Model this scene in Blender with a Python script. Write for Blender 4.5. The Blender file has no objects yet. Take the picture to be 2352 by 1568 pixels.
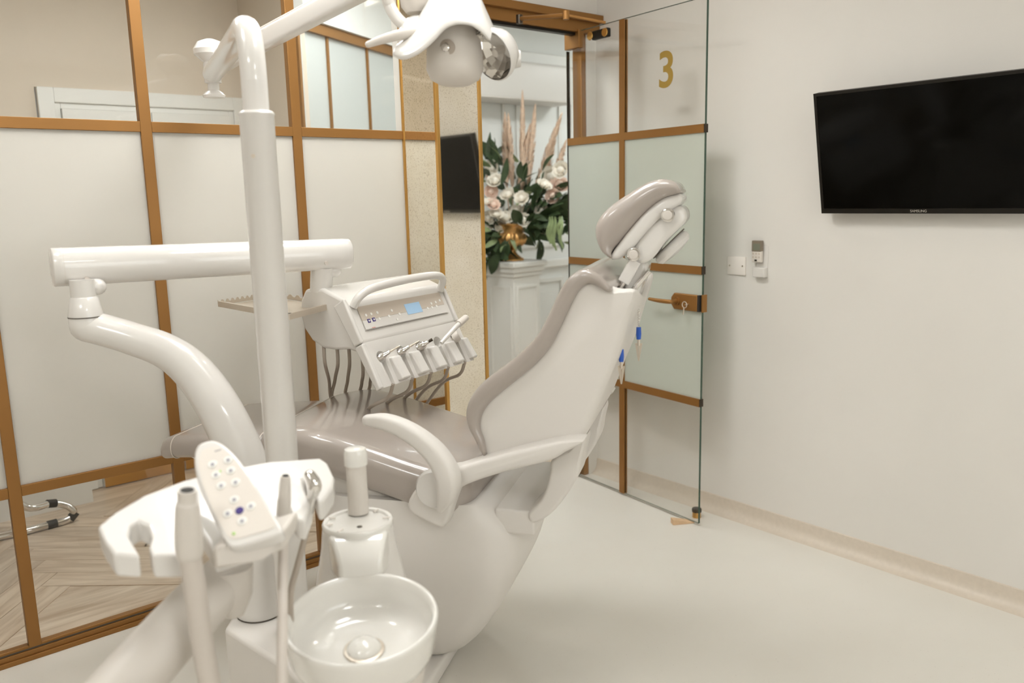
import bpy, bmesh, math, random
from mathutils import Vector, Matrix, Euler
PI = math.pi
random.seed(7)
scene = bpy.context.scene
COL = scene.collection

# ------------------------------------------------------------------ camera
YAW, PITCH, ROLL, FPX, EYE = 0.874543, 0.174706, 0.0233436, 1899.5, 1.45
_f = Vector((math.cos(PITCH)*math.cos(YAW), math.cos(PITCH)*math.sin(YAW), -math.sin(PITCH)))
_r = Vector((math.sin(YAW), -math.cos(YAW), 0))
_d = _f.cross(_r)
RT = math.cos(ROLL)*_r + math.sin(ROLL)*_d
DN = -math.sin(ROLL)*_r + math.cos(ROLL)*_d
cam_data = bpy.data.cameras.new('camera')
cam = bpy.data.objects.new('camera', cam_data)
COL.objects.link(cam)
cam.matrix_world = Matrix(((RT.x, -DN.x, -_f.x, 0), (RT.y, -DN.y, -_f.y, 0), (RT.z, -DN.z, -_f.z, EYE), (0, 0, 0, 1)))
cam_data.sensor_width = 36
cam_data.lens = FPX/2352*36
cam_data.clip_start = 0.05
cam_data.dof.use_dof = True
cam_data.dof.focus_distance = 2.75
cam_data.dof.aperture_fstop = 2.2
scene.camera = cam

# ------------------------------------------------------------------ world, exposure
world = bpy.data.worlds.new('world')
scene.world = world
world.use_nodes = True
world.node_tree.nodes['Background'].inputs[0].default_value = (0.9, 0.88, 0.84, 1)
world.node_tree.nodes['Background'].inputs[1].default_value = 0.3
vs = scene.view_settings
vs.view_transform = 'Standard'
vs.look = 'None'
vs.exposure = 0.08
vs.gamma = 1
vs.use_curve_mapping = False

LIGHT_ROOM, LIGHT_HALL = 15.8, 13.5      # radiance of the ceiling panels

# ------------------------------------------------------------------ measuring helpers (survey of the photograph)
EYEP = Vector((0, 0, EYE))
def ray(u, v):
    return RT*((u-1176)/FPX) + DN*((v-784)/FPX) + _f
def at(u, v, d): return EYEP + ray(u, v)*d
def onz(u, v, z):
    d = ray(u, v); return EYEP + d*((z-EYE)/d.z)
def onx(u, v, x):
    d = ray(u, v); return EYEP + d*(x/d.x)
def ony(u, v, y):
    d = ray(u, v); return EYEP + d*(y/d.y)
def onplane(u, v, p, n):
    d = ray(u, v); return EYEP + d*((p-EYEP).dot(n)/d.dot(n))

# ------------------------------------------------------------------ materials
def new_mat(name):
    m = bpy.data.materials.new(name); m.use_nodes = True
    nt = m.node_tree
    return m, nt, nt.nodes['Principled BSDF']
def lin(c):
    return tuple(((x/255)/12.92 if x/255 <= .04045 else ((x/255+.055)/1.055)**2.4) for x in c) + (1,)
def mat(name, rgb, rough=.5, metal=0., coat=0., spec=.5, noise=0., nscale=40., bump=0., bscale=200.):
    m, nt, b = new_mat(name)
    c = lin(rgb)
    b.inputs['Base Color'].default_value = c
    b.inputs['Roughness'].default_value = rough
    b.inputs['Metallic'].default_value = metal
    b.inputs['Coat Weight'].default_value = coat
    b.inputs['Coat Roughness'].default_value = .05
    b.inputs['Specular IOR Level'].default_value = spec
    if noise or bump:
        tc = nt.nodes.new('ShaderNodeTexCoord')
    if noise:
        n = nt.nodes.new('ShaderNodeTexNoise'); n.inputs['Scale'].default_value = nscale; n.inputs['Detail'].default_value = 5
        nt.links.new(tc.outputs['Object'], n.inputs['Vector'])
        r = nt.nodes.new('ShaderNodeValToRGB')
        r.color_ramp.elements[0].position = .3; r.color_ramp.elements[1].position = .7
        r.color_ramp.elements[0].color = tuple(x*(1-noise) for x in c[:3])+(1,)
        r.color_ramp.elements[1].color = tuple(min(1, x*(1+noise)) for x in c[:3])+(1,)
        nt.links.new(n.outputs['Fac'], r.inputs['Fac']); nt.links.new(r.outputs['Color'], b.inputs['Base Color'])
    if bump:
        n = nt.nodes.new('ShaderNodeTexNoise'); n.inputs['Scale'].default_value = bscale; n.inputs['Detail'].default_value = 3
        nt.links.new(tc.outputs['Object'], n.inputs['Vector'])
        bp = nt.nodes.new('ShaderNodeBump'); bp.inputs['Strength'].default_value = bump; bp.inputs['Distance'].default_value = .002
        nt.links.new(n.outputs['Fac'], bp.inputs['Height']); nt.links.new(bp.outputs['Normal'], b.inputs['Normal'])
    return m

M = {}
M['paint'] = mat('wall_paint', (228, 224, 217), .6, noise=.012, nscale=3, bump=.05, bscale=350)
M['ceiling'] = mat('ceiling_paint', (240, 237, 231), .8)
M['beige'] = mat('beige_paint', (222, 208, 190), .7, noise=.015, nscale=4)
M['trimwhite'] = mat('white_trim_paint', (238, 236, 230), .4)
M['plastic'] = mat('white_plastic', (224, 220, 214), .3, coat=.8)
M['plastic_matte'] = mat('white_matte_plastic', (224, 219, 212), .42)
M['plastic_warm'] = mat('warm_white_plastic', (216, 209, 200), .4)
M['ceramic'] = mat('white_ceramic', (230, 227, 220), .12, coat=.6)
M['hose'] = mat('grey_beige_hose', (178, 166, 152), .5)
M['hose_pale'] = mat('pale_hose', (206, 197, 187), .5)
M['vinyl'] = mat('taupe_vinyl', (168, 158, 149), .28, coat=.8, noise=.03, nscale=12, bump=.12, bscale=260)
M['stitch'] = mat('pale_stitching', (222, 214, 202), .7)
M['gold'] = mat('brass_anodised', (152, 108, 56), .42, metal=.5, noise=.04, nscale=6)
M['gold_trim'] = mat('brass_polished', (204, 158, 88), .28, metal=.8)
M['gold_leaf'] = mat('old_gold_leaf', (214, 166, 104), .32, metal=.8, noise=.25, nscale=30)
M['numeral'] = mat('gold_vinyl_numeral', (166, 136, 62), .45, metal=.3)
M['chrome'] = mat('chrome', (225, 222, 218), .08, metal=1)
M['steel'] = mat('brushed_steel', (214, 204, 190), .38, metal=.9)
M['dark_metal'] = mat('dark_metal', (70, 62, 52), .35, metal=.7)
M['black'] = mat('black_plastic', (24, 20, 14), .4, spec=.3)
M['screen'] = mat('dark_screen_glass', (7, 6, 4), .1, spec=.12)
M['logo'] = mat('silver_print', (205, 200, 190), .3, metal=.5)
M['panel_beige'] = mat('beige_membrane', (206, 194, 180), .5)
M['panel_light'] = mat('light_membrane', (226, 218, 208), .5)
M['icon'] = mat('icon_print', (240, 238, 232), .5)
M['icon_grey'] = mat('grey_icon_print', (170, 168, 176), .5)
M['purple'] = mat('purple_button', (70, 56, 128), .4)
M['blue'] = mat('blue_plastic', (40, 92, 190), .35)
M['green_led'] = mat('green_led', (176, 214, 120), .4)
M['red_print'] = mat('red_print', (214, 160, 148), .5)
M['seam_shade'] = mat('joint_shade', (90, 82, 72), .8)  # dark tone painted in for the shade in gaps, slots and holes
M['rubber'] = mat('dark_rubber', (40, 37, 33), .6)
M['wood_wedge'] = mat('pine_wedge', (218, 184, 146), .6, noise=.08, nscale=20)
M['leaf'] = mat('dark_green_leaf', (62, 78, 48), .5, noise=.3, nscale=15)
M['leaf2'] = mat('pale_green_leaf', (136, 150, 104), .5, noise=.2, nscale=15)
M['bloom'] = mat('cream_petal', (242, 234, 220), .6)
M['blush'] = mat('blush_petal', (236, 208, 190), .6)
M['pampas'] = mat('dried_pampas', (232, 204, 178), .9, noise=.12, nscale=60)
M['far_white'] = mat('white_far_paint', (240, 240, 236), .5)
M['glass_blue_lcd'] = mat('pale_blue_lcd', (150, 182, 205), .25)

# clear glass: thin pane
def glass_mat(name, tint, gloss=.9):
    m, nt, b = new_mat(name); nt.nodes.remove(b)
    out = nt.nodes['Material Output']
    t = nt.nodes.new('ShaderNodeBsdfTransparent'); t.inputs['Color'].default_value = tint
    g = nt.nodes.new('ShaderNodeBsdfGlossy'); g.inputs['Roughness'].default_value = .01
    lw = nt.nodes.new('ShaderNodeLayerWeight')       # Facing: 0 head-on, 1 at grazing; Schlick curve
    pw = nt.nodes.new('ShaderNodeMath'); pw.operation = 'POWER'; pw.inputs[1].default_value = 4.5
    nt.links.new(lw.outputs['Facing'], pw.inputs[0])
    ml = nt.nodes.new('ShaderNodeMath'); ml.operation = 'MULTIPLY_ADD'; ml.inputs[1].default_value = gloss*.8; ml.inputs[2].default_value = .03
    nt.links.new(pw.outputs[0], ml.inputs[0])
    mx = nt.nodes.new('ShaderNodeMixShader')
    nt.links.new(ml.outputs[0], mx.inputs[0]); nt.links.new(t.outputs[0], mx.inputs[1]); nt.links.new(g.outputs[0], mx.inputs[2])
    nt.links.new(mx.outputs[0], out.inputs['Surface'])
    return m
M['glass'] = glass_mat('clear_glass', (.988, .99, .985, 1))
M['glass_edge'] = mat('green_glass_edge', (60, 84, 70), .15)
def frosted(name, col, trans, clear=0.):
    m, nt, b = new_mat(name); out = nt.nodes['Material Output']
    b.inputs['Base Color'].default_value = lin(col); b.inputs['Roughness'].default_value = .35
    t = nt.nodes.new('ShaderNodeBsdfTranslucent'); t.inputs['Color'].default_value = lin(col)
    mx = nt.nodes.new('ShaderNodeMixShader'); mx.inputs[0].default_value = trans
    nt.links.new(b.outputs[0], mx.inputs[1]); nt.links.new(t.outputs[0], mx.inputs[2])
    last = mx
    if clear:
        tp = nt.nodes.new('ShaderNodeBsdfTransparent')
        m2 = nt.nodes.new('ShaderNodeMixShader'); m2.inputs[0].default_value = clear
        nt.links.new(mx.outputs[0], m2.inputs[1]); nt.links.new(tp.outputs[0], m2.inputs[2]); last = m2
    nt.links.new(last.outputs[0], out.inputs['Surface'])
    return m
M['frost'] = frosted('frosted_film_glass', (234, 231, 224), .45)
M['frost_door'] = frosted('frosted_door_glass', (222, 226, 216), .4)
M['frost_white'] = frosted('opal_white_glass', (240, 243, 240), .4)

def emit(name, col, s):
    m, nt, b = new_mat(name)
    b.inputs['Base Color'].default_value = (.8, .8, .8, 1)
    b.inputs['Emission Color'].default_value = col; b.inputs['Emission Strength'].default_value = s
    return m
M['panel_lamp'] = emit('ceiling_panel_light', (.99, 1, .995, 1), LIGHT_ROOM)
M['hall_lamp'] = emit('hall_panel_light', (.95, 1, 1, 1), LIGHT_HALL)
M['lcd'] = emit('lit_lcd', (.46, .62, .78, 1), .32)
M['lcd'].node_tree.nodes['Principled BSDF'].inputs['Base Color'].default_value = (.25, .4, .55, 1)

# antique mirror: silver with brown speckle and cloudy foxing
m, nt, b = new_mat('antique_mirror')
tc = nt.nodes.new('ShaderNodeTexCoord')
n1 = nt.nodes.new('ShaderNodeTexNoise'); n1.inputs['Scale'].default_value = 190; n1.inputs['Detail'].default_value = 4
n2 = nt.nodes.new('ShaderNodeTexNoise'); n2.inputs['Scale'].default_value = 9; n2.inputs['Detail'].default_value = 4
for n in (n1, n2): nt.links.new(tc.outputs['Object'], n.inputs['Vector'])
r1 = nt.nodes.new('ShaderNodeValToRGB')
r1.color_ramp.elements[0].position = .30; r1.color_ramp.elements[0].color = lin((218, 208, 192))
r1.color_ramp.elements[1].position = .46; r1.color_ramp.elements[1].color = lin((253, 249, 240))
nt.links.new(n1.outputs['Fac'], r1.inputs['Fac'])
mx = nt.nodes.new('ShaderNodeMixRGB'); mx.blend_type = 'MULTIPLY'; mx.inputs[0].default_value = 1
r2 = nt.nodes.new('ShaderNodeValToRGB')
r2.color_ramp.elements[0].position = .3; r2.color_ramp.elements[0].color = lin((243, 239, 230))
r2.color_ramp.elements[1].position = .7; r2.color_ramp.elements[1].color = lin((250, 248, 244))
nt.links.new(n2.outputs['Fac'], r2.inputs['Fac'])
nt.links.new(r1.outputs['Color'], mx.inputs[1]); nt.links.new(r2.outputs['Color'], mx.inputs[2])
nt.links.new(mx.outputs['Color'], b.inputs['Base Color'])
b.inputs['Metallic'].default_value = .99; b.inputs['Roughness'].default_value = .035
M['mirror'] = m

# terrazzo-like sheet floor with fine specks
m, nt, b = new_mat('speckled_vinyl_floor')
tc = nt.nodes.new('ShaderNodeTexCoord')
vo = nt.nodes.new('ShaderNodeTexVoronoi'); vo.inputs['Scale'].default_value = 95
nt.links.new(tc.outputs['Object'], vo.inputs['Vector'])
cr = nt.nodes.new('ShaderNodeValToRGB')
cr.color_ramp.elements[0].position = .035; cr.color_ramp.elements[0].color = lin((150, 136, 118))
cr.color_ramp.elements[1].position = .10; cr.color_ramp.elements[1].color = lin((228, 224, 215))
nt.links.new(vo.outputs['Distance'], cr.inputs['Fac'])
sp = nt.nodes.new('ShaderNodeMath'); sp.operation = 'GREATER_THAN'; sp.inputs[1].default_value = .86
sep = nt.nodes.new('ShaderNodeSeparateColor'); nt.links.new(vo.outputs['Color'], sep.inputs[0]); nt.links.new(sep.outputs[0], sp.inputs[0])
mx = nt.nodes.new('ShaderNodeMixRGB'); mx.inputs[1].default_value = lin((228, 224, 215))
nt.links.new(sp.outputs[0], mx.inputs[0]); nt.links.new(cr.outputs['Color'], mx.inputs[2])
nz = nt.nodes.new('ShaderNodeTexNoise'); nz.inputs['Scale'].default_value = 5; nz.inputs['Detail'].default_value = 6
nt.links.new(tc.outputs['Object'], nz.inputs['Vector'])
r3 = nt.nodes.new('ShaderNodeValToRGB'); r3.color_ramp.elements[0].color = (.955, .945, .93, 1); r3.color_ramp.elements[1].color = (1, 1, 1, 1)
nt.links.new(nz.outputs['Fac'], r3.inputs['Fac'])
m3 = nt.nodes.new('ShaderNodeMixRGB'); m3.blend_type = 'MULTIPLY'; m3.inputs[0].default_value = 1
nt.links.new(mx.outputs['Color'], m3.inputs[1]); nt.links.new(r3.outputs['Color'], m3.inputs[2])
nt.links.new(m3.outputs['Color'], b.inputs['Base Color'])
b.inputs['Roughness'].default_value = .38
M['floor'] = m

# washed oak planks
def wood(name, a, bcol):
    m, nt, b = new_mat(name)
    tc = nt.nodes.new('ShaderNodeTexCoord'); mp = nt.nodes.new('ShaderNodeMapping'); mp.inputs['Scale'].default_value = (3, 26, 8)
    oi = nt.nodes.new('ShaderNodeObjectInfo')
    ad = nt.nodes.new('ShaderNodeVectorMath'); ad.operation = 'ADD'
    sc = nt.nodes.new('ShaderNodeVectorMath'); sc.operation = 'SCALE'; sc.inputs['Scale'].default_value = 1.0
    nt.links.new(oi.outputs['Random'], sc.inputs[0])
    sc.inputs['Scale'].default_value = 17
    nt.links.new(tc.outputs['Object'], ad.inputs[0]); nt.links.new(sc.outputs[0], ad.inputs[1]); nt.links.new(ad.outputs[0], mp.inputs['Vector'])
    n = nt.nodes.new('ShaderNodeTexNoise'); n.inputs['Scale'].default_value = 1; n.inputs['Detail'].default_value = 8; n.inputs['Distortion'].default_value = .6
    nt.links.new(mp.outputs[0], n.inputs['Vector'])
    r = nt.nodes.new('ShaderNodeValToRGB'); r.color_ramp.elements[0].position = .32; r.color_ramp.elements[1].position = .68
    r.color_ramp.elements[0].color = lin(a); r.color_ramp.elements[1].color = lin(bcol)
    nt.links.new(n.outputs['Fac'], r.inputs['Fac'])
    hs = nt.nodes.new('ShaderNodeHueSaturation')
    mr = nt.nodes.new('ShaderNodeMapRange'); mr.inputs[3].default_value = .86; mr.inputs[4].default_value = 1.1
    nt.links.new(oi.outputs['Random'], mr.inputs[0]); nt.links.new(mr.outputs[0], hs.inputs['Value'])
    nt.links.new(r.outputs['Color'], hs.inputs['Color']); nt.links.new(hs.outputs['Color'], b.inputs['Base Color'])
    b.inputs['Roughness'].default_value = .32
    return m
M['wood'] = wood('washed_oak', (186, 162, 136), (224, 206, 184))
M['wood_sub'] = mat('oak_joint', (112, 94, 76), .7)

# ------------------------------------------------------------------ object helpers
WM = {}
def thing(name, label, cat, loc=(0, 0, 0), rz=0., group=None, kind=None):
    o = bpy.data.objects.new(name, None); COL.objects.link(o)
    o.empty_display_size = .1
    o.location = loc; o.rotation_euler = (0, 0, rz)
    WM[o.name] = Matrix.Translation(Vector(loc)) @ Matrix.Rotation(rz, 4, 'Z')
    tag(o, label, cat, group, kind)
    return o
def tag(o, label=None, cat=None, group=None, kind=None):
    if label: o['label'] = label
    if cat: o['category'] = cat
    if group: o['group'] = group
    if kind: o['kind'] = kind
    return o
def root_mat(p):
    return WM.get(p.name) if p is not None else None
def finish(name, bm, m, parent=None, local=False, sharp=38, smooth=True, bevel=0., bseg=3, subsurf=0):
    """link a bmesh as one mesh object; world coordinates unless local (then the parent's frame)."""
    bmesh.ops.recalc_face_normals(bm, faces=bm.faces)
    W = root_mat(parent)
    if W is not None and not local: bm.transform(W.inverted())
    own = Matrix.Identity(4)
    if parent is None:
        c = Vector((0, 0, 0)); 
        lo = Vector((1e9,)*3); hi = Vector((-1e9,)*3)
        for v in bm.verts:
            for i in range(3):
                lo[i] = min(lo[i], v.co[i]); hi[i] = max(hi[i], v.co[i])
        c = Vector(((lo.x+hi.x)/2, (lo.y+hi.y)/2, lo.z))
        bm.transform(Matrix.Translation(-c)); own = Matrix.Translation(c)
    for f in bm.faces: f.smooth = smooth
    if smooth:
        for e in bm.edges:
            if len(e.link_faces) == 2 and e.calc_face_angle(0) > math.radians(sharp): e.smooth = False
    me = bpy.data.meshes.new(name); bm.to_mesh(me); bm.free()
    me.materials.append(M[m] if isinstance(m, str) else m)
    o = bpy.data.objects.new(name, me); COL.objects.link(o)
    if parent is None:
        o.location = own.translation; WM[o.name] = own
    else:
        o.parent = parent; WM[o.name] = W
    if bevel:
        bv = o.modifiers.new('bevel', 'BEVEL'); bv.width = bevel; bv.segments = bseg; bv.limit_method = 'ANGLE'; bv.angle_limit = math.radians(40)
        bv.harden_normals = False
    if subsurf:
        s = o.modifiers.new('sub', 'SUBSURF'); s.levels = subsurf; s.render_levels = subsurf
    return o
def struct(name, bm, m, label, cat, parent=None, **k):
    o = finish(name, bm, m, parent, **k)
    if parent is None: tag(o, label, cat, kind='structure')
    return o

def box(bm, lo, hi, rot=None, bev=0.):
    lo = Vector(lo); hi = Vector(hi)
    r = bmesh.ops.create_cube(bm, size=1)
    c = (lo+hi)/2; s = hi-lo
    T = Matrix.Translation(c) @ Matrix.Diagonal((s.x, s.y, s.z, 1))
    if rot is not None: T = rot @ T
    bmesh.ops.transform(bm, matrix=T, verts=r['verts'])
    if bev:
        es = list({e for v in r['verts'] for e in v.link_edges})
        bmesh.ops.bevel(bm, geom=es, offset=bev, segments=3, profile=.5, affect='EDGES')
    return bm
def B(lo, hi, **k): return box(bmesh.new(), lo, hi, **k)
def frame_from(z, hint=None):
    z = z.normalized()
    h = hint or (Vector((0, 0, 1)) if abs(z.z) < .9 else Vector((1, 0, 0)))
    x = (h - z*h.dot(z)).normalized(); y = z.cross(x)
    return x, y, z
def catmull(pts, n=8, closed=False):
    P = [Vector(p) for p in pts]; out = []
    N = len(P)
    rng = range(N) if closed else range(N-1)
    for i in rng:
        p0 = P[(i-1) % N] if (closed or i > 0) else P[0]*2-P[1]
        p1 = P[i]; p2 = P[(i+1) % N]
        p3 = P[(i+2) % N] if (closed or i+2 < N) else P[-1]*2-P[-2]
        for k in range(n):
            t = k/n
            out.append(.5*((2*p1)+(p2-p0)*t+(2*p0-5*p1+4*p2-p3)*t*t+(3*p1-p0-3*p2+p3)*t*t*t))
    if not closed: out.append(P[-1].copy())
    return out
def ring_skin(bm, rings, closed_ring=True, cap0=True, cap1=True):
    V = [[bm.verts.new(p) for p in r] for r in rings]
    for a, b in zip(V, V[1:]):
        n = len(a)
        for i in range(n if closed_ring else n-1):
            j = (i+1) % n
            bm.faces.new((a[i], a[j], b[j], b[i]))
    if cap0: bm.faces.new(V[0][::-1])
    if cap1: bm.faces.new(V[-1])
    return bm
def tube(bm, pts, rad, seg=16, smooth=6, section=None, hint=None, round_end=False, round_start=False):
    """sweep: rad is one radius or one per point; section = list of (x,y) unit outline"""
    n = len(pts)
    rl = list(rad) if hasattr(rad, '__len__') else [rad]*n
    if smooth:
        q = catmull([(*p, ) for p in pts], smooth)
        rr = catmull([(r, 0, 0) for r in rl], smooth); rr = [max(1e-4, v.x) for v in rr]
    else:
        q = [Vector(p) for p in pts]; rr = rl
    sec = section or [(math.cos(2*PI*i/seg), math.sin(2*PI*i/seg)) for i in range(seg)]
    rings = []
    x = None
    for i, p in enumerate(q):
        t = (q[min(i+1, len(q)-1)]-q[max(i-1, 0)]).normalized()
        if x is None or hint is not None: x, y, _ = frame_from(t, hint)
        else:
            x = (x - t*x.dot(t)).normalized(); y = t.cross(x)
        rings.append([p + x*(a*rr[i]) + y*(c*rr[i]) for a, c in sec])
        if i == 0: t0 = t
        tl = t
    def dome(ring, c, t, r):
        out = []
        for k in range(1, 4):
            a = k/4*PI/2
            out.append([c + (v-c)*math.cos(a) + t*(r*math.sin(a)) for v in ring])
        return out
    if round_end: rings += dome(rings[-1], q[-1], tl, rr[-1])
    if round_start: rings = dome(rings[0], q[0], -t0, rr[0])[::-1] + rings
    return ring_skin(bm, rings)
def T(pts, rad, **k): return tube(bmesh.new(), pts, rad, **k)
def rrect(hw, hh, r, n=5):
    """rounded rectangle outline"""
    out = []
    for cx, cy, a0 in ((hw-r, hh-r, 0), (-hw+r, hh-r, PI/2), (-hw+r, -hh+r, PI), (hw-r, -hh+r, 3*PI/2)):
        for k in range(n+1):
            a = a0 + PI/2*k/n
            out.append((cx+r*math.cos(a), cy+r*math.sin(a)))
    return out
def lathe(bm, prof, c, axis=(0, 0, 1), seg=40, flute=0, flute_n=0, cap=True):
    x, y, z = frame_from(Vector(axis))
    c = Vector(c); rings = []
    for r, h in prof:
        rg = []
        for i in range(seg):
            a = 2*PI*i/seg
            rr = r*(1+flute*math.cos(flute_n*a)) if flute_n else r
            rg.append(c + x*(rr*math.cos(a)) + y*(rr*math.sin(a)) + z*h)
        rings.append(rg)
    return ring_skin(bm, rings, cap0=cap, cap1=cap)
def L(prof, c, **k): return lathe(bmesh.new(), prof, c, **k)
def prism(bm, pts, off):
    """polygon of 3-D points pushed along off"""
    off = Vector(off)
    a = [bm.verts.new(Vector(p)) for p in pts]; b = [bm.verts.new(Vector(p)+off) for p in pts]
    n = len(a)
    for i in range(n): bm.faces.new((a[i], a[(i+1) % n], b[(i+1) % n], b[i]))
    bm.faces.new(a[::-1]); bm.faces.new(b)
    return bm
def PR(pts, off): return prism(bmesh.new(), pts, off)
def crosses(q):
    n = len(q); bad = set()
    def o(a, b, c): return (b[0]-a[0])*(c[1]-a[1])-(b[1]-a[1])*(c[0]-a[0])
    for i in range(n):
        a, b = q[i], q[(i+1) % n]
        for k in range(i+2, n):
            if i == 0 and k == n-1: continue
            c, d = q[k], q[(k+1) % n]
            if o(a, b, c)*o(a, b, d) < 0 and o(c, d, a)*o(c, d, b) < 0:
                for z in (i-1, i, i+1, i+2, k-1, k, k+1, k+2): bad.add(z % n)
                if k-i < 10: bad.update(z % n for z in range(i, k+2))
    return bad
def inset(poly, d):
    sc = [1.]*len(poly)
    for _ in range(14):
        q = inset0(poly, d, sc)
        bad = crosses(q)
        if not bad: break
        for z in bad: sc[z] *= .6
    return q
def inset0(poly, d, sc):
    """shrink an outline along its inward normals, never past the middle of a thin place"""
    n = len(poly)
    area = sum(poly[i][0]*poly[(i+1) % n][1]-poly[(i+1) % n][0]*poly[i][1] for i in range(n))
    s = 1 if area > 0 else -1
    nrm = []
    for i in range(n):
        p0, p2 = poly[i-1], poly[(i+1) % n]
        e = Vector((p2[0]-p0[0], p2[1]-p0[1]))
        e = e.normalized() if e.length > 1e-9 else Vector((1, 0))
        nrm.append((-e.y*s, e.x*s))
    lim = []
    for i in range(n):
        ox, oy = poly[i]; dx_, dy_ = nrm[i]; best = 1e9
        for k in range(n):
            if k in (i, (i-1) % n): continue
            ax, ay = poly[k]; bx, by = poly[(k+1) % n]
            ex_, ey_ = bx-ax, by-ay
            den = dx_*ey_-dy_*ex_
            if abs(den) < 1e-12: continue
            t = ((ax-ox)*ey_-(ay-oy)*ex_)/den; u_ = ((ax-ox)*dy_-(ay-oy)*dx_)/den
            if t > 1e-6 and -1e-6 <= u_ <= 1+1e-6: best = min(best, t)
        lim.append(min(d, best*.40)*sc[i])
    for _ in range(3):
        lim = [min(lim[i], (lim[i-1]+lim[i]+lim[(i+1) % n])/3) for i in range(n)]
    return [(poly[i][0]+nrm[i][0]*lim[i], poly[i][1]+nrm[i][1]*lim[i]) for i in range(n)]
def pillow(bm, poly, y0, y1, r, mod=None, n=5, mid=8):
    """(x,z) outline swept across local y with rounded rims; mod(x,y,z) bends it"""
    st = []
    for k in range(n+1):
        a = PI/2*k/n
        st.append((y0 + r*(1-math.sin(a)) if False else y0 + r*(1-math.cos(a)), r*(1-math.sin(a))))
    for k in range(1, mid): st.append((y0+r+(y1-y0-2*r)*k/mid, 0))
    for k in range(n, -1, -1):
        a = PI/2*k/n
        st.append((y1 - r*(1-math.cos(a)), r*(1-math.sin(a))))
    rings = []
    for y, d in st:
        pp = inset(poly, d) if d > 1e-6 else poly
        rings.append([Vector(mod(px, y, pz) if mod else (px, y, pz)) for px, pz in pp])
    return ring_skin(bm, rings)
def PIL(*a, **k): return pillow(bmesh.new(), *a, **k)
def ball(bm, c, r, sc=(1, 1, 1), u=20, v=12, rot=None):
    R4 = Matrix.Translation(Vector(c)) @ (rot or Matrix.Identity(4)) @ Matrix.Diagonal((r*sc[0], r*sc[1], r*sc[2], 1))
    bmesh.ops.create_uvsphere(bm, u_segments=u, v_segments=v, radius=1, matrix=R4)
    return bm
def text_bm(s, size, depth, xf, bold=0.):
    c = bpy.data.curves.new('t', 'FONT'); c.body = s; c.offset = bold; c.size = size; c.extrude = depth; c.align_x = 'CENTER'; c.align_y = 'CENTER'
    o = bpy.data.objects.new('t', c); COL.objects.link(o)
    dg = bpy.context.evaluated_depsgraph_get(); dg.update()
    me = bpy.data.meshes.new_from_object(o.evaluated_get(dg))
    bm = bmesh.new(); bm.from_mesh(me); bm.transform(xf)
    bpy.data.objects.remove(o); bpy.data.curves.remove(c); bpy.data.meshes.remove(me)
    return bm
def basis(o, x, y, z):
    return Matrix(((x.x, y.x, z.x, o.x), (x.y, y.y, z.y, o.y), (x.z, y.z, z.z, o.z), (0, 0, 0, 1)))

# ================================================================== THE ROOM
YP, XW = 2.94, 3.03          # glazed partition plane, television wall plane
CEIL = 2.62
XL, YB = -2.3, -2.2          # walls behind the camera
struct('floor', B((XL-.1, YB-.1, -.06), (XW+.1, YP+.03, 0)), 'floor', 'pale speckled sheet floor of the treatment room', 'floor')
struct('ceiling', B((XL-.1, YB-.1, CEIL), (XW+.1, YP+.03, CEIL+.1)), 'ceiling', 'white ceiling of the treatment room', 'ceiling')
struct('wall_right', B((XW, YB-.1, 0), (XW+.12, YP+.04, CEIL)), 'paint', 'off-white wall carrying the television', 'wall')
struct('wall_left', B((XL-.1, YB-.1, 0), (XL, YP+.03, CEIL)), 'paint', 'off-white wall to the left behind the camera', 'wall')
struct('wall_back', B((XL, YB-.1, 0), (XW, YB, CEIL)), 'paint', 'off-white wall behind the camera', 'wall')
# daylight: unseen glowing window added behind the camera to brighten the room
wn = thing('fill_window', 'wide daylight window added out of view behind the camera to brighten the room', 'window', (1.5, YB, .95), kind='structure')
M['fill'] = emit('fill_pane_glow', (.97, 1, 1, 1), 2.8)  # added glow, no such source known
finish('fill_pane', B((.45, YB+.001, 1.0), (2.55, YB+.006, 2.0)), 'fill', wn)
for lo, hi in (((.40, YB, .95), (2.60, YB+.04, 1.0)), ((.40, YB, 2.0), (2.60, YB+.04, 2.05)), ((.40, YB, 1.0), (.45, YB+.04, 2.0)), ((2.55, YB, 1.0), (2.60, YB+.04, 2.0)), ((1.48, YB+.007, 1.0), (1.52, YB+.04, 2.0))):
    finish('fill_window_frame', B(lo, hi), 'trimwhite', wn)
# coved skirting: sheet floor turned up the wall
bm = bmesh.new()
prof = [(XW, .074), (XW-.006, .072), (XW-.008, .05)] + [(XW-.008-.045*(1-math.cos(a)), .05-.05*math.sin(a)) for a in [PI/2*k/6 for k in range(1, 7)]] + [(XW, 0)]
prism(bm, [(x, YB, z) for x, z in prof], (0, YP-YB, 0))
struct('baseboard_right', bm, mat('skirting_vinyl', (214, 202, 186), .4, noise=.03, nscale=60), 'coved pale skirting along the television wall', 'skirting')
# bulkhead over the door
struct('wall_over_door', B((1.90, YP-.01, 2.27), (XW, YP+.06, CEIL)), 'paint', 'white bulkhead above the glass door', 'wall')

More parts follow.
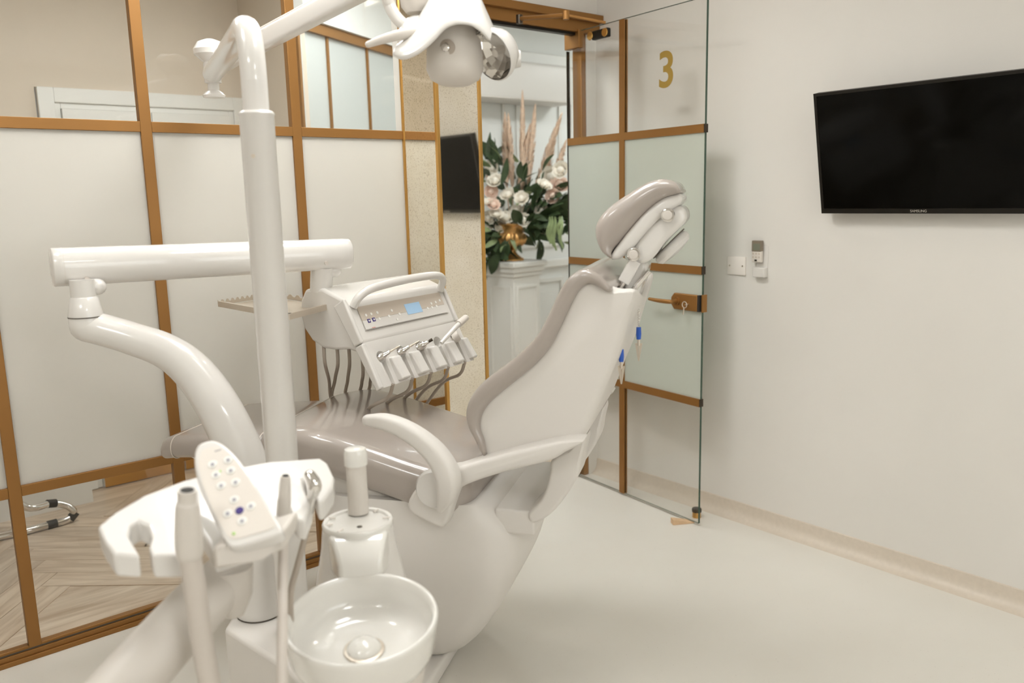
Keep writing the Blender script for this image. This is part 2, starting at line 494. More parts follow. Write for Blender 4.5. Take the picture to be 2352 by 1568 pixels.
# ---- glazed partition
part = thing('wall_partition', 'brass framed glass partition with frosted middle panes', 'partition', (0.9, YP, 0), kind='structure')
MX = [-2.28, -1.75, -1.21, -.67, -.14, .388, .893, 1.431, 1.897]
RZ = [(.0, .045), (.546, .580), (1.684, 1.718), (2.285, 2.33)]
for i, x in enumerate(MX[:-1]):
    finish('mullion', B((x-.018, YP-.0142, .0), (x+.018, YP+.017, CEIL)), 'gold', part, bevel=.0015)
for i in range(len(MX)-1):
    x0 = MX[i]+.018; x1 = MX[i+1]-(.018 if i < len(MX)-2 else 0)
    for z0, z1 in RZ:
        finish('rail', B((x0, YP-.014, z0), (x1, YP+.014, z1)), 'gold', part, bevel=.0015)
    for z0, z1, mm, lab in ((.045, .546, 'glass', 'clear lower pane'), (.580, 1.684, 'frost', 'frosted middle pane'), (1.718, 2.285, 'glass', 'clear upper pane'), (2.33, CEIL, 'glass', 'clear top pane')):
        finish('pane', B((x0, YP-.004, z0), (x1, YP+.004, z1)), mm, part)['label'] = lab
bm = bmesh.new(); box(bm, (XL, YP-.03, 0), (1.897, YP-.0145, .016)); box(bm, (XL, YP-.022, .016), (1.897, YP-.0145, .032))
finish('sill_track', bm, 'gold', part, bevel=.001)
finish('sill_gap_shade', B((XL, YP-.0155, .033), (1.897, YP-.0142, .037)), 'seam_shade', part)  # dark strip painted for the shade above the sill track

# ---- mirrored pier beside the door
YM = 2.69
pier = thing('wall_pier', 'antique mirror clad pier between glass partition and doorway', 'pier', (2.0, 2.8, 0), kind='structure')
X0, X1 = 1.897, 2.113
finish('core', B((X0+.006, YM+.006, 0), (X1, YP+.05, CEIL)), 'paint', pier)
yaw = math.radians(0.7)
finish('mirror_panel', B((X0, YM+.012, .0), (X0+.006, YP-.008, CEIL)), 'mirror', pier)['label'] = 'narrow antique mirror reflecting the partition'
bm = B((X0+.012, YM, .0), (X1-.012, YM+.006, CEIL)); bmesh.ops.rotate(bm, verts=bm.verts, cent=(2.0, YM, 0), matrix=Matrix.Rotation(yaw, 3, 'Z'))
finish('mirror_panel', bm, 'mirror', pier)['label'] = 'antique mirror reflecting the television'
finish('corner_trim', B((X0-.003, YM-.003, 0), (X0+.012, YM+.012, CEIL)), 'gold_trim', pier, bevel=.001)
finish('corner_trim', B((X1-.012, YM-.003, 0), (X1+.003, YM+.012, CEIL)), 'gold_trim', pier, bevel=.001)
finish('corner_trim', B((X0-.004, YP-.018, 0), (X0+.003, YP-.008, CEIL)), 'gold_trim', pier)
finish('jamb_lining', B((X1-.001, YM+.013, 0), (X1+.003, YP+.05, CEIL)), 'gold', pier)

# ---- door frame (header with closer) and glass door
fr = thing('trim_1', 'brass door frame with header above the open glass door', 'door frame', (2.5, YP, 0), kind='structure')
finish('header', B((X1+.003, YP-.03, 2.20), (XW-.0, YP+.05, 2.27)), 'gold', fr, bevel=.003)
finish('header_lip', B((X1+.003, YP-.055, 2.25), (XW, YP-.03, 2.285)), 'gold', fr, bevel=.003)
finish('header_seal', B((X1+.003, YP-.012, 2.188), (2.90, YP+.02, 2.2)), 'black', fr)
finish('jamb', B((2.93, YP+.0, 0), (2.962, YP+.06, 2.20)), 'gold', fr, bevel=.003)
struct('wall_nib', B((2.963, YP, 0), (XW, YP+.06, 2.20)), 'paint', 'narrow white wall strip between door frame and television wall', 'wall')

HNG = Vector((2.903, 3.0, 0)); FRE = Vector((2.823, 2.125, 0))
dx = (FRE-HNG); DW = dx.length; dx.normalize(); dn = Vector((dx.y, -dx.x, 0))   # dn points to the room's left
if dn.x > 0: dn = -dn
rz_d = math.atan2(dx.y, dx.x)
door = thing('door_1', 'open glass door with brass bars, frosted panes and gold numeral', 'door', HNG, rz_d, kind='structure')
# door frame axes: local x along the leaf to the free edge, local y = left normal, z up
side = 1 if Vector((-math.sin(rz_d), math.cos(rz_d), 0)).dot(dn) > 0 else -1     # which local y faces the room
def DB(name, x0, x1, y0, y1, z0, z1, m, parent=door, **k):
    ya, yb = sorted((y0*side, y1*side))
    return finish(name, B((x0, ya, z0), (x1, yb, z1)), m, parent, local=True, **k)
DT = 2.205
bars = [.556, 1.124, 1.70]; lev = [.012]+bars+[DT]
mv = .39      # vertical bar
for i in range(4):
    mm = 'frost_door' if i in (1, 2) else 'glass'
    for a, b_ in ((0, mv), (mv, DW)):
        DB('pane', a, b_, -.005, .005, lev[i], lev[i+1], mm)['label'] = 'frosted door pane' if i in (1, 2) else 'clear door pane'
DB('glass_edge', DW, DW+.0015, -.005, .005, .012, DT, 'glass_edge')
DB('glass_edge', 0, DW, -.005, .005, DT, DT+.0012, 'glass_edge')
DB('glass_edge', 0, DW, -.005, .005, .0108, .012, mat('pale_glass_edge', (150, 150, 136), .2))
for s_ in (1, -1):
    y0, y1 = (.005, .0115) if s_ == 1 else (-.0115, -.005)
    DB('vertical_bar', mv-.016, mv+.016, y0, y1, .012, DT-.002, 'gold')
    for z in bars:
        DB('bar', 0, mv-.016, y0, y1, z-.017, z+.017, 'gold'); DB('bar', mv+.016, DW, y0, y1, z-.017, z+.017, 'gold')
for z in bars: DB('bar_end', DW+.0016, DW+.003, -.0115, .0115, z-.017, z+.017, 'dark_metal')
DB('patch_fitting', -.01, .10, -.016, .016, DT-.075, DT+.008, 'gold', bevel=.003)
DB('patch_fitting', -.01, .04, -.016, .016, .004, .065, 'gold', bevel=.003)
DB('hinge_strip', -.006, 0, -.008, .008, .07, DT-.08, 'dark_metal')
def D2(u, v, off=0.):     # point of the door plane seen at (u,v), in door-local x,z
    p = onplane(u, v, HNG+dn*off, dn); q = p-HNG
    return q.dot(dx), p.z
# closer clamp (black) with two brass discs, arms
x, z = D2(1380, 78, .02)
cl = DB('closer_clamp', x-.055, x+.055, .006, .03, z-.02, z+.02, 'black', bevel=.006)
for ddx in (-.062, .04):
    bm = L([(.0, 0), (.017, 0), (.019, .002), (.017, .006), (0, .006)], (x+ddx, .03*side, z), axis=(0, side, 0), seg=24, cap=False)
    finish('clamp_disc', bm, 'gold_trim', cl, local=True)
pA = door_top = at(1390, 52, 3.30); pB = at(1300, 35, 3.25); pC = at(1193, 43, 3.45)
arm = finish('closer_arm', T([pA, pB], .006, smooth=0, seg=10), 'gold', fr)
arm2 = finish('closer_arm', T([pB, pC], .009, smooth=0, seg=10), 'gold', fr)
finish('arm_pivot', L([(0, -.016), (.013, -.016), (.013, .016), (0, .016)], pB, seg=16, cap=False), 'gold', arm)
finish('arm_spindle', L([(0, -.02), (.014, -.02), (.014, .015), (0, .015)], pC, seg=16, cap=False), 'dark_metal', arm2)
# lock case and lever
xa, za = D2(1553, 693); xb, _ = D2(1610, 693)
hw = .03
lk = finish('lock_case', prism(bmesh.new(), [(DW-.145, (.006)*side, za-.028), (DW-.012, .006*side, za-.028), (DW-.012, .006*side, za+.042), (DW-.145, .006*side, za+.042), (DW-.162, .006*side, za+.022), (DW-.162, .006*side, za-.008)], (0, .016*side, 0)), 'gold', door, local=True, bevel=.004)
zl = za+.008
finish('lever', T([(DW-.125, .022*side, zl), (DW-.125, .05*side, zl), (DW-.135, .062*side, zl), (DW-.19, .066*side, zl), (DW-.25, .064*side, zl+.002)], [.011, .009, .0095, .009, .007], seg=14, round_end=True), 'gold', lk, local=True)
finish('lever_rose', L([(0, 0), (.017, 0), (.017, .006), (0, .006)], (DW-.125, .022*side, zl), axis=(0, side, 0), seg=24, cap=False), 'gold', lk, local=True)
kb = bmesh.new(); tube(kb, [(DW-.06, .022*side, zl-.008), (DW-.06, .04*side, zl-.008)], .003, smooth=0, seg=8)
tube(kb, [(DW-.06+.013*math.cos(a), .045*side, zl-.008+.013*math.sin(a)) for a in [k*PI/8 for k in range(17)]], .0022, smooth=0, seg=6)
tube(kb, [(DW-.062, .046*side, zl-.02), (DW-.066, .046*side, zl-.05)], .003, smooth=0, seg=6)
finish('key', kb, 'steel', lk, local=True)
DB('lock_edge', DW-.012, DW-.001, .006, .02, za-.028, za+.042, 'rubber', lk)
DB('strike_plate', DW+.004, DW+.010, -.016, .012, za-.03, za+.044, 'gold', lk)
# numeral
xn, zn = D2(1533, 164)
X = Vector((1, 0, 0))
finish('numeral', text_bm('3', .205, .0006, basis(Vector((xn, .0068*side, zn)), Vector((1, 0, 0)), Vector((0, 0, 1)), Vector((0, -1, 0))), bold=.0035), 'numeral', door, local=True, smooth=False)['label'] = 'gold number 3'

# door stop on the floor and wooden wedge
p = onz(1600, 1187, 0)
st = thing('door_stop', 'short round brass door stop on the floor behind the glass door', 'door stop', p)
finish('post', L([(0, 0), (.019, 0), (.019, .022), (.017, .026), (0, .026)], (0, 0, 0), seg=24, cap=False), 'gold_trim', st, local=True)
finish('rubber_ring', L([(0, .026), (.021, .026), (.022, .036), (.02, .042), (0, .043)], (0, 0, 0), seg=24, cap=False), 'dark_metal', st, local=True)
p = onz(1543, 1203, 0); p2 = onz(1578, 1200, 0); ex = (p2-p).normalized(); ey = Vector((-ex.y, ex.x, 0))
bm = bmesh.new()
prism(bm, [p-ey*.016, p+ex*.10-ey*.014, p+ex*.10-ey*.014+Vector((0, 0, .005)), p-ey*.016+Vector((0, 0, .026))], ey*.032)
tag(finish('door_wedge', bm, 'wood_wedge', bevel=.002), 'small pale wooden wedge on the floor under the glass door', 'door wedge')

# ================================================================== THE HALL BEYOND
HY = 4.57
struct('floor_hall', B((XL-.1, YP+.03, -.06), (6.2, HY+.02, -.012)), 'wood_sub', 'dark joints beneath the hall floor planks', 'floor')
hall_floor = bpy.data.objects['floor_hall']
# herringbone planks, each its own piece
PLW, PLL = .118, .60
bm = bmesh.new(); box(bm, (-PLL/2+.0015, -PLW/2+.0012, -.012), (PLL/2-.0015, PLW/2-.0012, 0), bev=0)
pm = bpy.data.meshes.new('plank'); bm.to_mesh(pm); bm.free(); pm.materials.append(M['wood'])
hl = WM['floor_hall'].translation
ang = math.radians(45)
n_ = 0
def put_plank(cx, cy, rz):
    o = bpy.data.objects.new('plank', pm); COL.objects.link(o); o.parent = hall_floor
    o.location = (cx-hl.x, cy-hl.y, -hl.z); o.rotation_euler = (0, 0, rz)
Rm = Matrix.Rotation(ang+math.radians(4), 2)
for i in range(-40, 41):
    for j in range(-14, 15):
        # herringbone cell: two planks
        bx_ = i*PLW + j*PLL*2*0; 
        for k in (0, 1):
            ox = i*PLW + (j*2+0)*PLL; oy = i*PLW
            if k == 0: c = Vector((ox+PLL/2, oy+PLW/2)); r0 = 0
            else: c = Vector((ox+PLW/2+PLL, oy+PLW-PLL/2)); r0 = PI/2
            w_ = Rm @ c; w_ = w_+Vector((1.0, 3.7))
            ex_ = .36
            if .0 < w_.x < 2.2 and YP+.05+ex_*.55 < w_.y < HY-.24:
                put_plank(w_.x, w_.y, r0+ang+math.radians(4)); n_ += 1
# rest of the boards outside the clear panes
bm = bmesh.new()
for x0, x1 in ((XL-.1, .0), (2.2, 6.2)): box(bm, (x0, YP+.03, -.012), (x1, HY, -.0005))
finish('plank_field', bm, 'wood', hall_floor)['kind'] = 'stuff'
bm = bmesh.new(); box(bm, (0, YP+.03, -.012), (2.2, HY, -.003))
finish('plank_underlay', bm, 'wood', hall_floor)['kind'] = 'stuff'

struct('ceiling_hall', B((XL-.1, YP+.03, CEIL+.05), (6.2, 7.2, CEIL+.15)), 'far_white', 'white ceiling of the hall', 'ceiling')
# far wall with a white double door left, moulded panelling right
struct('wall_far', B((XL-.1, HY, -.06), (.90, HY+.1, CEIL+.05)), 'beige', 'beige hall wall left of the white door', 'wall')
struct('wall_far_over', B((.90, HY, 2.01), (1.93, HY+.1, CEIL+.05)), 'beige', 'beige hall wall above the white door', 'wall')
struct('wall_far_right', B((1.93, HY+.12, -.06), (6.2, HY+.22, CEIL+.05)), 'far_white', 'white panelled hall wall behind the pedestal', 'wall')
wfr = bpy.data.objects['wall_far_right']
struct('wall_hall_return', B((1.93, 3.90, -.06), (1.98, HY+.1, CEIL+.05)), 'beige', 'beige return wall between the white hall door and the angled glazing', 'wall')
struct('wall_hall_left', B((XL-.2, YP+.03, -.06), (XL-.1, HY+.1, CEIL+.05)), 'beige', 'end wall of the hall', 'wall')
struct('wall_hall_right', B((6.2, YP, -.06), (6.3, HY+.2, CEIL+.05)), 'far_white', 'right end wall of the hall', 'wall')
struct('wall_hall_near', B((XW+.12, YP-.08, -.06), (6.2, YP+.03, CEIL+.05)), 'far_white', 'hall wall behind the television room', 'wall')
struct('trim_2', B((XL-.1, HY-.21, -.012), (.905, HY, .42)), 'trimwhite', 'white boxed-in plinth along the beige hall wall', 'plinth')
fd = thing('door_2', 'white panelled hall door seen through the clear panes', 'door', (1.42, HY, 0), kind='structure')
DX0, DX1 = .905, 1.925
for nme, lo, hi in (('architrave', (DX0, HY-.03, 0), (DX0+.07, HY+.02, 2.01)), ('architrave', (DX1-.07, HY-.03, 0), (DX1, HY+.02, 2.01)), ('architrave', (DX0+.07, HY-.03, 1.94), (DX1-.07, HY+.02, 2.01))):
    finish(nme, B(lo, hi), 'trimwhite', fd, bevel=.004)
for nme, lo, hi in (('inner_bead', (DX0+.07, HY-.018, 0), (DX0+.095, HY+.02, 1.94)), ('inner_bead', (DX1-.095, HY-.018, 0), (DX1-.07, HY+.02, 1.94)), ('inner_bead', (DX0+.095, HY-.018, 1.912), (DX1-.095, HY+.02, 1.94))):
    finish(nme, B(lo, hi), 'trimwhite', fd, bevel=.003)
for xa_, xb_ in ((DX0+.097, 1.413), (1.417, DX1-.097)):
    lf = finish('leaf', B((xa_, HY-.04, .006), (xb_, HY+.0, 1.91)), 'trimwhite', fd)
    finish('kick_plate', B((xa_+.002, HY-.046, .003), (xb_-.002, HY-.04, .19)), 'gold_trim', lf)
    for z0, z1 in ((.28, .95), (1.05, 1.84)):
        bm = bmesh.new()
        for q in (((xa_+.07, z0), (xb_-.07, z0+.02)), ((xa_+.07, z1-.02), (xb_-.07, z1)), ((xa_+.07, z0), (xa_+.09, z1)), ((xb_-.09, z0), (xb_-.07, z1))):
            box(bm, (q[0][0], HY-.048, q[0][1]), (q[1][0], HY-.04, q[1][1]))
        finish('moulding', bm, 'trimwhite', lf)
# panel mouldings
ty = HY+.12
for nm, lo, hi in (('chair_rail', (1.95, ty-.03, .90), (6.2, ty, .96)), ('skirting', (1.95, ty-.025, -.012), (6.2, ty, .16)), ('cornice', (1.95, ty-.05, 2.38), (6.2, ty, 2.46))):
    finish(nm, B(lo, hi), 'trimwhite', wfr, bevel=.008)
for k in range(6):
    x0 = 2.9+k*.55
    for z0, z1 in ((.24, .82), (1.06, 2.28)):
        bm = bmesh.new()
        for q in (((x0, z0), (x0+.45, z0+.03)), ((x0, z1-.03), (x0+.45, z1)), ((x0, z0+.03), (x0+.03, z1-.03)), ((x0+.42, z0+.03), (x0+.45, z1-.03))):
            box(bm, (q[0][0], ty-.014, q[0][1]), (q[1][0], ty, q[1][1]))
        finish('panel_moulding', bm, 'trimwhite', wfr)
# angled opal glazing
A0 = Vector((1.93, 3.89, 0)); A1 = Vector((3.06, 4.51, 0)); ad = (A1-A0).normalized(); an = Vector((ad.y, -ad.x, 0)); AL = (A1-A0).length
azr = math.atan2(ad.y, ad.x)
ag = thing('window_1', 'angled opal white glazing with slim brass bars in the hall', 'glazing', A0, azr, kind='structure')
ATOP = 2.30
cuts = [0., .135, .46, .80, AL]
for s_ in (onplane(752, 180, A0, an), onplane(843, 200, A0, an)):
    pass
cuts = [0., (onplane(752, 180, A0, an)-A0).dot(ad), (onplane(843, 200, A0, an)-A0).dot(ad), AL]
finish('head_bar', B((0, -.03, ATOP-.03), (AL, .03, ATOP+.02)), 'gold', ag, local=True)
finish('base_bar', B((0, -.025, 0), (AL, .025, .06)), 'gold', ag, local=True)
for i in range(3):
    finish('opal_pane', B((cuts[i], -.006, .06), (cuts[i+1], .006, ATOP-.03)), 'frost_white', ag, local=True)
for c_ in cuts:
    finish('bar', B((c_-.009, -.015, .06), (c_+.009, .015, ATOP-.03)), 'gold', ag, local=True)
finish('transom', B((0, -.05, ATOP+.02), (AL, .05, CEIL+.05)), 'far_white', ag, local=True)
# white soffit box / air conditioner above the flowers
p = at(1200, 190, 5.75)
ac = thing('air_conditioner', 'white wall mounted air conditioner above the flowers', 'air conditioner', (p.x, ty-.12, p.z-.13))
finish('casing', B((-.46, -.10, 0), (.46, .12, .27), bev=.03), 'plastic_matte', ac, local=True)
finish('outlet_flap', B((-.42, -.098, .012), (.42, -.03, .03)), 'plastic_warm', ac, local=True)

# pedestal, urn, flowers
PD = at(1178, 598, 5.6); pz = PD.z
prz = math.radians(6)
ped = thing('pedestal', 'white panelled display pedestal under the gold urn', 'pedestal', (PD.x, PD.y, 0), prz)
def PB(nm, hw, z0, z1, m='trimwhite', parent=ped, bev=.006): return finish(nm, B((-hw, -hw, z0), (hw, hw, z1)), m, parent, local=True, bevel=bev)
PB('plinth', .165, 0, .09); PB('shaft', .128, .09, pz-.10); PB('neck', .14, pz-.10, pz-.07); PB('cornice', .152, pz-.07, pz-.035); PB('top_slab', .166, pz-.035, pz)
for rzk in range(4):
    bm = bmesh.new()
    for x0, z0, x1, z1 in ((-.1, .15, .1, .165), (-.1, pz-.175, .1, pz-.16), (-.1, .165, -.085, pz-.175), (.085, .165, .1, pz-.175)):
        box(bm, (x0, -.134, z0), (x1, -.128, z1))
    bm.transform(Matrix.Rotation(rzk*PI/2, 4, 'Z'))
    finish('panel_moulding', bm, 'trimwhite', ped, local=True)
U = Vector((PD.x, PD.y, pz+.001))
urn = thing('urn', 'fluted antique gold urn on the white pedestal', 'urn', U)
finish('foot', L([(0, 0), (.075, 0), (.075, .012), (.06, .02), (.035, .04), (.022, .06), (.02, .075)], (0, 0, 0), seg=32), 'gold_leaf', urn, local=True)
finish('bowl', L([(.02, .07), (.05, .085), (.085, .115), (.095, .145), (.088, .17), (.075, .185)], (0, 0, 0), seg=72, flute=.05, flute_n=14), 'gold_leaf', urn, local=True)
finish('rim', L([(.074, .18), (.07, .20), (.082, .225), (.098, .24), (.098, .247), (.085, .247), (.06, .2)], (0, 0, 0), seg=40), 'gold_leaf', urn, local=True)

fl = thing('flower_arrangement', 'cream roses, pampas grass and greenery arranged in the gold urn', 'flowers', (U.x, U.y, U.z+.19))
fc = Vector((U.x, U.y, U.z+.19))
# leaf mesh
def leaf_mesh(name, ln, wd, m, bend=.3):
    bm = bmesh.new(); rows = []
    for i in range(6):
        t = i/5; w_ = wd*math.sin(PI*min(1, t*.92+.06))**.8; z = -bend*ln*t*t
        rows.append([bm.verts.new((-w_, t*ln, z+.15*w_)), bm.verts.new((0, t*ln, z)), bm.verts.new((w_, t*ln, z+.15*w_))])
    for a, b_ in zip(rows, rows[1:]):
        for k in (0, 1): bm.faces.new((a[k], a[k+1], b_[k+1], b_[k]))
    for f in bm.faces: f.smooth = True
    me = bpy.data.meshes.new(name); bm.to_mesh(me); bm.free(); me.materials.append(M[m]); return me
LM = [leaf_mesh('leaf', .16, .026, 'leaf'), leaf_mesh('leaf', .12, .034, 'leaf'), leaf_mesh('leaf', .13, .02, 'leaf2', .6)]
def rose_mesh(name, m):
    bm = bmesh.new()
    ball(bm, (0, 0, 0), .5, (1, 1, .9), 10, 6)
    for ring, (n, r, tilt, s) in enumerate(((4, .28, .25, .55), (5, .5, .55, .68), (6, .68, .95, .75))):
        for k in range(n):
            a = 2*PI*k/n+ring*.5
            b2 = bmesh.new()
            rows = []
            for i in range(4):
                t = i/3; w_ = s*(.35+.65*math.sin(PI*(.15+.7*t)))*.75
                rows.append([b2.verts.new((x_*w_, -.12*abs(x_)*s+0*t, t*s)) for x_ in (-1, -.4, .4, 1)])
            for p_, q_ in zip(rows, rows[1:]):
                for j in range(3): b2.faces.new((p_[j], p_[j+1], q_[j+1], q_[j]))
            b2.transform(Matrix.Rotation(a, 4, 'Z') @ Matrix.Translation((0, r*.8, -.25)) @ Matrix.Rotation(-tilt, 4, 'X'))
            tmp = bpy.data.meshes.new('x'); b2.to_mesh(tmp); b2.free(); bm.from_mesh(tmp); bpy.data.meshes.remove(tmp)
    for f in bm.faces: f.smooth = True
    me = bpy.data.meshes.new(name); bm.to_mesh(me); bm.free(); me.materials.append(M[m]); return me
RM = [rose_mesh('rose', 'bloom'), rose_mesh('rose', 'blush')]
def inst(name, me, p, eul, s):
    o = bpy.data.objects.new(name, me); COL.objects.link(o); o.parent = fl
    o.location = p-fc; o.rotation_euler = eul; o.scale = (s, s, s); return o
rnd = random.Random(3)
blooms = [(1198, 455, .036), (1168, 447, .042), (1133, 470, .034), (1186, 484, .034), (1244, 486, .036), (1160, 500, .046), (1140, 492, .036), (1122, 500, .034), (1203, 505, .034), (1185, 515, .036), (1120, 520, .032), (1137, 415, .04), (1128, 440, .034), (1130, 385, .038), (1265, 405, .05), (1285, 425, .05), (1250, 425, .04), (1288, 390, .042), (1270, 450, .038), (1236, 545, .03), (1150, 520, .03), (1118, 465, .03)]
for k, (u, v, s) in enumerate(blooms):
    p = at(u, v, 5.42+rnd.uniform(-.05, .12))
    inst('rose', RM[1 if k in (2, 12, 15, 18) else 0], p, (math.radians(60)+rnd.uniform(-.5, .5), rnd.uniform(-.5, .5), rnd.uniform(-.6, .2)-.7), s*1.25)
for k in range(270):
    reg = rnd.random()
    if reg < .5: u, v = rnd.gauss(1245, 34), rnd.gauss(500, 26)
    elif reg < .72: u, v = rnd.gauss(1140, 22), rnd.gauss(552, 26)
    elif reg < .86: u, v = rnd.gauss(1130, 18), rnd.gauss(378, 24)
    else: u, v = rnd.gauss(1200, 45), rnd.gauss(450, 45)
    u = min(max(u, 1095), 1312)
    if u > 1290: v = min(v, 560)
    p = at(u, v, 5.52+rnd.uniform(-.12, .2))
    dvec = (p-fc).normalized()
    m_ = LM[rnd.choice((0, 0, 1, 1, 1, 2))]
    q = dvec.to_track_quat('Y', 'Z').to_euler()
    inst('leaf', m_, p, (q.x+rnd.uniform(-.9, .9), q.y+rnd.uniform(-1.2, 1.2), q.z+rnd.uniform(-.9, .9)), rnd.uniform(.7, 1.25))
for (u, v) in ((1268, 535), (1285, 520), (1275, 545), (1290, 540), (1262, 530)):      # hanging amaranthus
    p0 = at(u, 505, 5.4); p1 = at(u-4, v+5, 5.36); p2 = at(u+3, v+30, 5.36)
    finish('trailing_stem', T([p0+Vector((0, 0, .02)), p0+(p1-p0)*.3+Vector((-.02, -.03, 0)), p1, p2], [.007, .011, .013, .006], seg=6, smooth=4), 'leaf2', fl)
for (u0, v0, u1, v1, r) in ((1165, 440, 1160, 272, .034), (1178, 440, 1168, 275, .03), (1200, 430, 1200, 226, .026), (1212, 440, 1228, 255, .03), (1190, 470, 1215, 300, .04), (1225, 450, 1285, 275, .036), (1235, 460, 1272, 330, .034), (1262, 440, 1298, 330, .03), (1140, 470, 1120, 400, .03)):
    a_ = at(u0, v0, 5.6); b_ = at(u1, v1, 5.6+rnd.uniform(-.1, .1)); d_ = b_-a_
    bm = bmesh.new(); tube(bm, [a_, a_+d_*.97], [.004, .0015], seg=6, smooth=0)
    dl = d_.length
    for k in range(300):
        t = rnd.uniform(.02, .97); wdt = math.sin(PI*min(1, t*.9+.12))**.8
        sd = Vector((rnd.gauss(0, 1), rnd.gauss(0, 1), rnd.gauss(0, .5))).normalized()
        q0 = a_+d_*t; q1 = q0+sd*r*wdt*.75+d_.normalized()*dl*.09; q2 = q1+sd*r*.25*wdt+d_.normalized()*dl*.06-Vector((0, 0, .006))
        wv = d_.normalized().cross(sd)*.006
        A_ = [bm.verts.new(x_) for x_ in (q0-wv*.4, q0+wv*.4, q1+wv, q1-wv)]; bm.faces.new(A_)
        bm.faces.new((A_[3], A_[2], bm.verts.new(q2)))
    plume = finish('pampas_plume', bm, 'pampas', fl)
    finish('stem', T([fc+Vector((0, 0, -.1)), a_], .004, smooth=0, seg=6), 'pampas', plume)

# chrome cantilever chair in the hall
cp = [onz(u, v, z) for u, v, z in ((-130, 1262, .018), (0, 1232, .018), (60, 1219, .018), (120, 1203, .018), (150, 1195, .018), (167, 1184, .03), (168, 1172, .055), (150, 1160, .085), (118, 1156, .11), (80, 1166, .12), (56, 1162, .14))]
hc = thing('cantilever_chair', 'chrome tube cantilever chair behind the partition, only its base in view', 'chair', (cp[3].x-.2, cp[3].y, 0))
last = cp[-1]
path = cp + [last+Vector((-.03, .0, .05)), last+Vector((-.04, .0, .25)), last+Vector((-.05, 0, .42))]
finish('base_tube', T(path, .0165, seg=14, smooth=5), 'chrome', hc)
for u, v in ((118, 1202), (160, 1166), (48, 1155)):
    p = onz(u, v, .013)
    i = min(range(len(cp)-1), key=lambda k: (cp[k]-p).length)
    t = (cp[min(i+1, len(cp)-1)]-cp[max(i-1, 0)]).normalized()
    finish('foot_glide', T([cp[i]-t*.02, cp[i]+t*.02], .0195, smooth=0, seg=14), 'rubber', hc)
bx0 = last+Vector((-.05, 0, .42))
finish('seat', B((bx0.x-.42, bx0.y-.34, .43), (bx0.x+.02, bx0.y+.04, .48), bev=.015), 'plastic_matte', hc)
finish('backrest', B((bx0.x-.42, bx0.y+.02, .62), (bx0.x+.02, bx0.y+.05, .88), bev=.012), 'plastic_matte', hc)
finish('back_tube', T([(bx0.x-.02, bx0.y, .42), (bx0.x-.02, bx0.y+.035, .52), (bx0.x-.02, bx0.y+.035, .86)], .0135, seg=12), 'chrome', hc)
finish('back_tube', T([(bx0.x-.40, bx0.y, .42), (bx0.x-.40, bx0.y+.035, .52), (bx0.x-.40, bx0.y+.035, .86)], .0135, seg=12), 'chrome', hc)

# ================================================================== CEILING LIGHTS
def panel(x, y, z, sx, sy, m, label):
    t = thing('ceiling_light', label, 'ceiling light', (x, y, z), group='ceiling light panels')
    bm = bmesh.new()
    for lo, hi in (((-sx, -sy, -.02), (sx, -sy+.02, 0)), ((-sx, sy-.02, -.02), (sx, sy, 0)), ((-sx, -sy+.02, -.02), (-sx+.02, sy-.02, 0)), ((sx-.02, -sy+.02, -.02), (sx, sy-.02, 0))): box(bm, lo, hi)
    finish('frame', bm, 'trimwhite', t, local=True)
    finish('diffuser', B((-sx+.02, -sy+.02, -.012), (sx-.02, sy-.02, -.002)), m, t, local=True)
    return t
panel(1.35, 2.05, CEIL, .32, .32, 'panel_lamp', 'square ceiling light panel above the dental chair')
panel(.05, 2.1, CEIL, .2, .2, 'panel_lamp', 'small square ceiling panel added to brighten the glass partition')  # unseen panel added to lift the frosted panes
panel(1.2, 1.25, CEIL, .2, .2, 'panel_lamp', 'small square ceiling panel added to brighten the floor before the dental chair')  # unseen panel added to lighten the chair's shadow on the floor
panel(-1.2, .6, CEIL, .32, .32, 'panel_lamp', 'square ceiling light panel near the left wall')
panel(.5, -1.2, CEIL, .32, .32, 'panel_lamp', 'square ceiling light panel behind the camera')
panel(2.2, 3.4, CEIL+.05, .4, .2, 'hall_lamp', 'added hall ceiling panel brightening the hall outside the doorway')  # extra unseen panel added to even out the hall light
panel(3.3, 3.5, CEIL+.05, .3, .2, 'hall_lamp', 'hall ceiling light in front of the pedestal')
panel(5.0, 3.7, CEIL+.05, .3, .3, 'hall_lamp', 'added hall ceiling panel brightening the far right end')  # extra unseen panel, put in so this end is less dark
panel(.9, 3.35, CEIL+.05, .4, .2, 'hall_lamp', 'added hall ceiling panel brightening the beige wall and frosted panes')  # unseen panel added to light wall and partition from the hall side

M['spot'] = emit('downlight_lens', (1, .96, .9, 1), 120)
for (x, y, lab) in ((.25, 2.25, 'recessed downlight nearest the left end of the partition'), (.75, 2.45, 'recessed downlight above the delivery arm'), (2.3, 2.2, 'recessed downlight nearest the glass door')):
    t = thing('downlight', lab, 'downlight', (x, y, CEIL), group='recessed downlights')
    finish('trim_ring', L([(.042, 0), (.062, 0), (.06, -.006), (.044, -.008)], (0, 0, 0), seg=32, cap=False), 'trimwhite', t, local=True)
    finish('lens', L([(0, -.001), (.042, -.001), (.042, -.003), (0, -.003)], (0, 0, 0), seg=32, cap=False), 'spot', t, local=True)

# ================================================================== ON THE TELEVISION WALL
XT = 2.965
c0 = onx(2110, 487, XT); tl = onx(1868, 232, XT); bl = onx(1887, 490, XT)
TW2 = bl.y-c0.y; TH = .445
tilt = math.radians(12)
tv = thing('television', 'black flat television tilted down from the right wall', 'television', (XW, c0.y, bl.z))
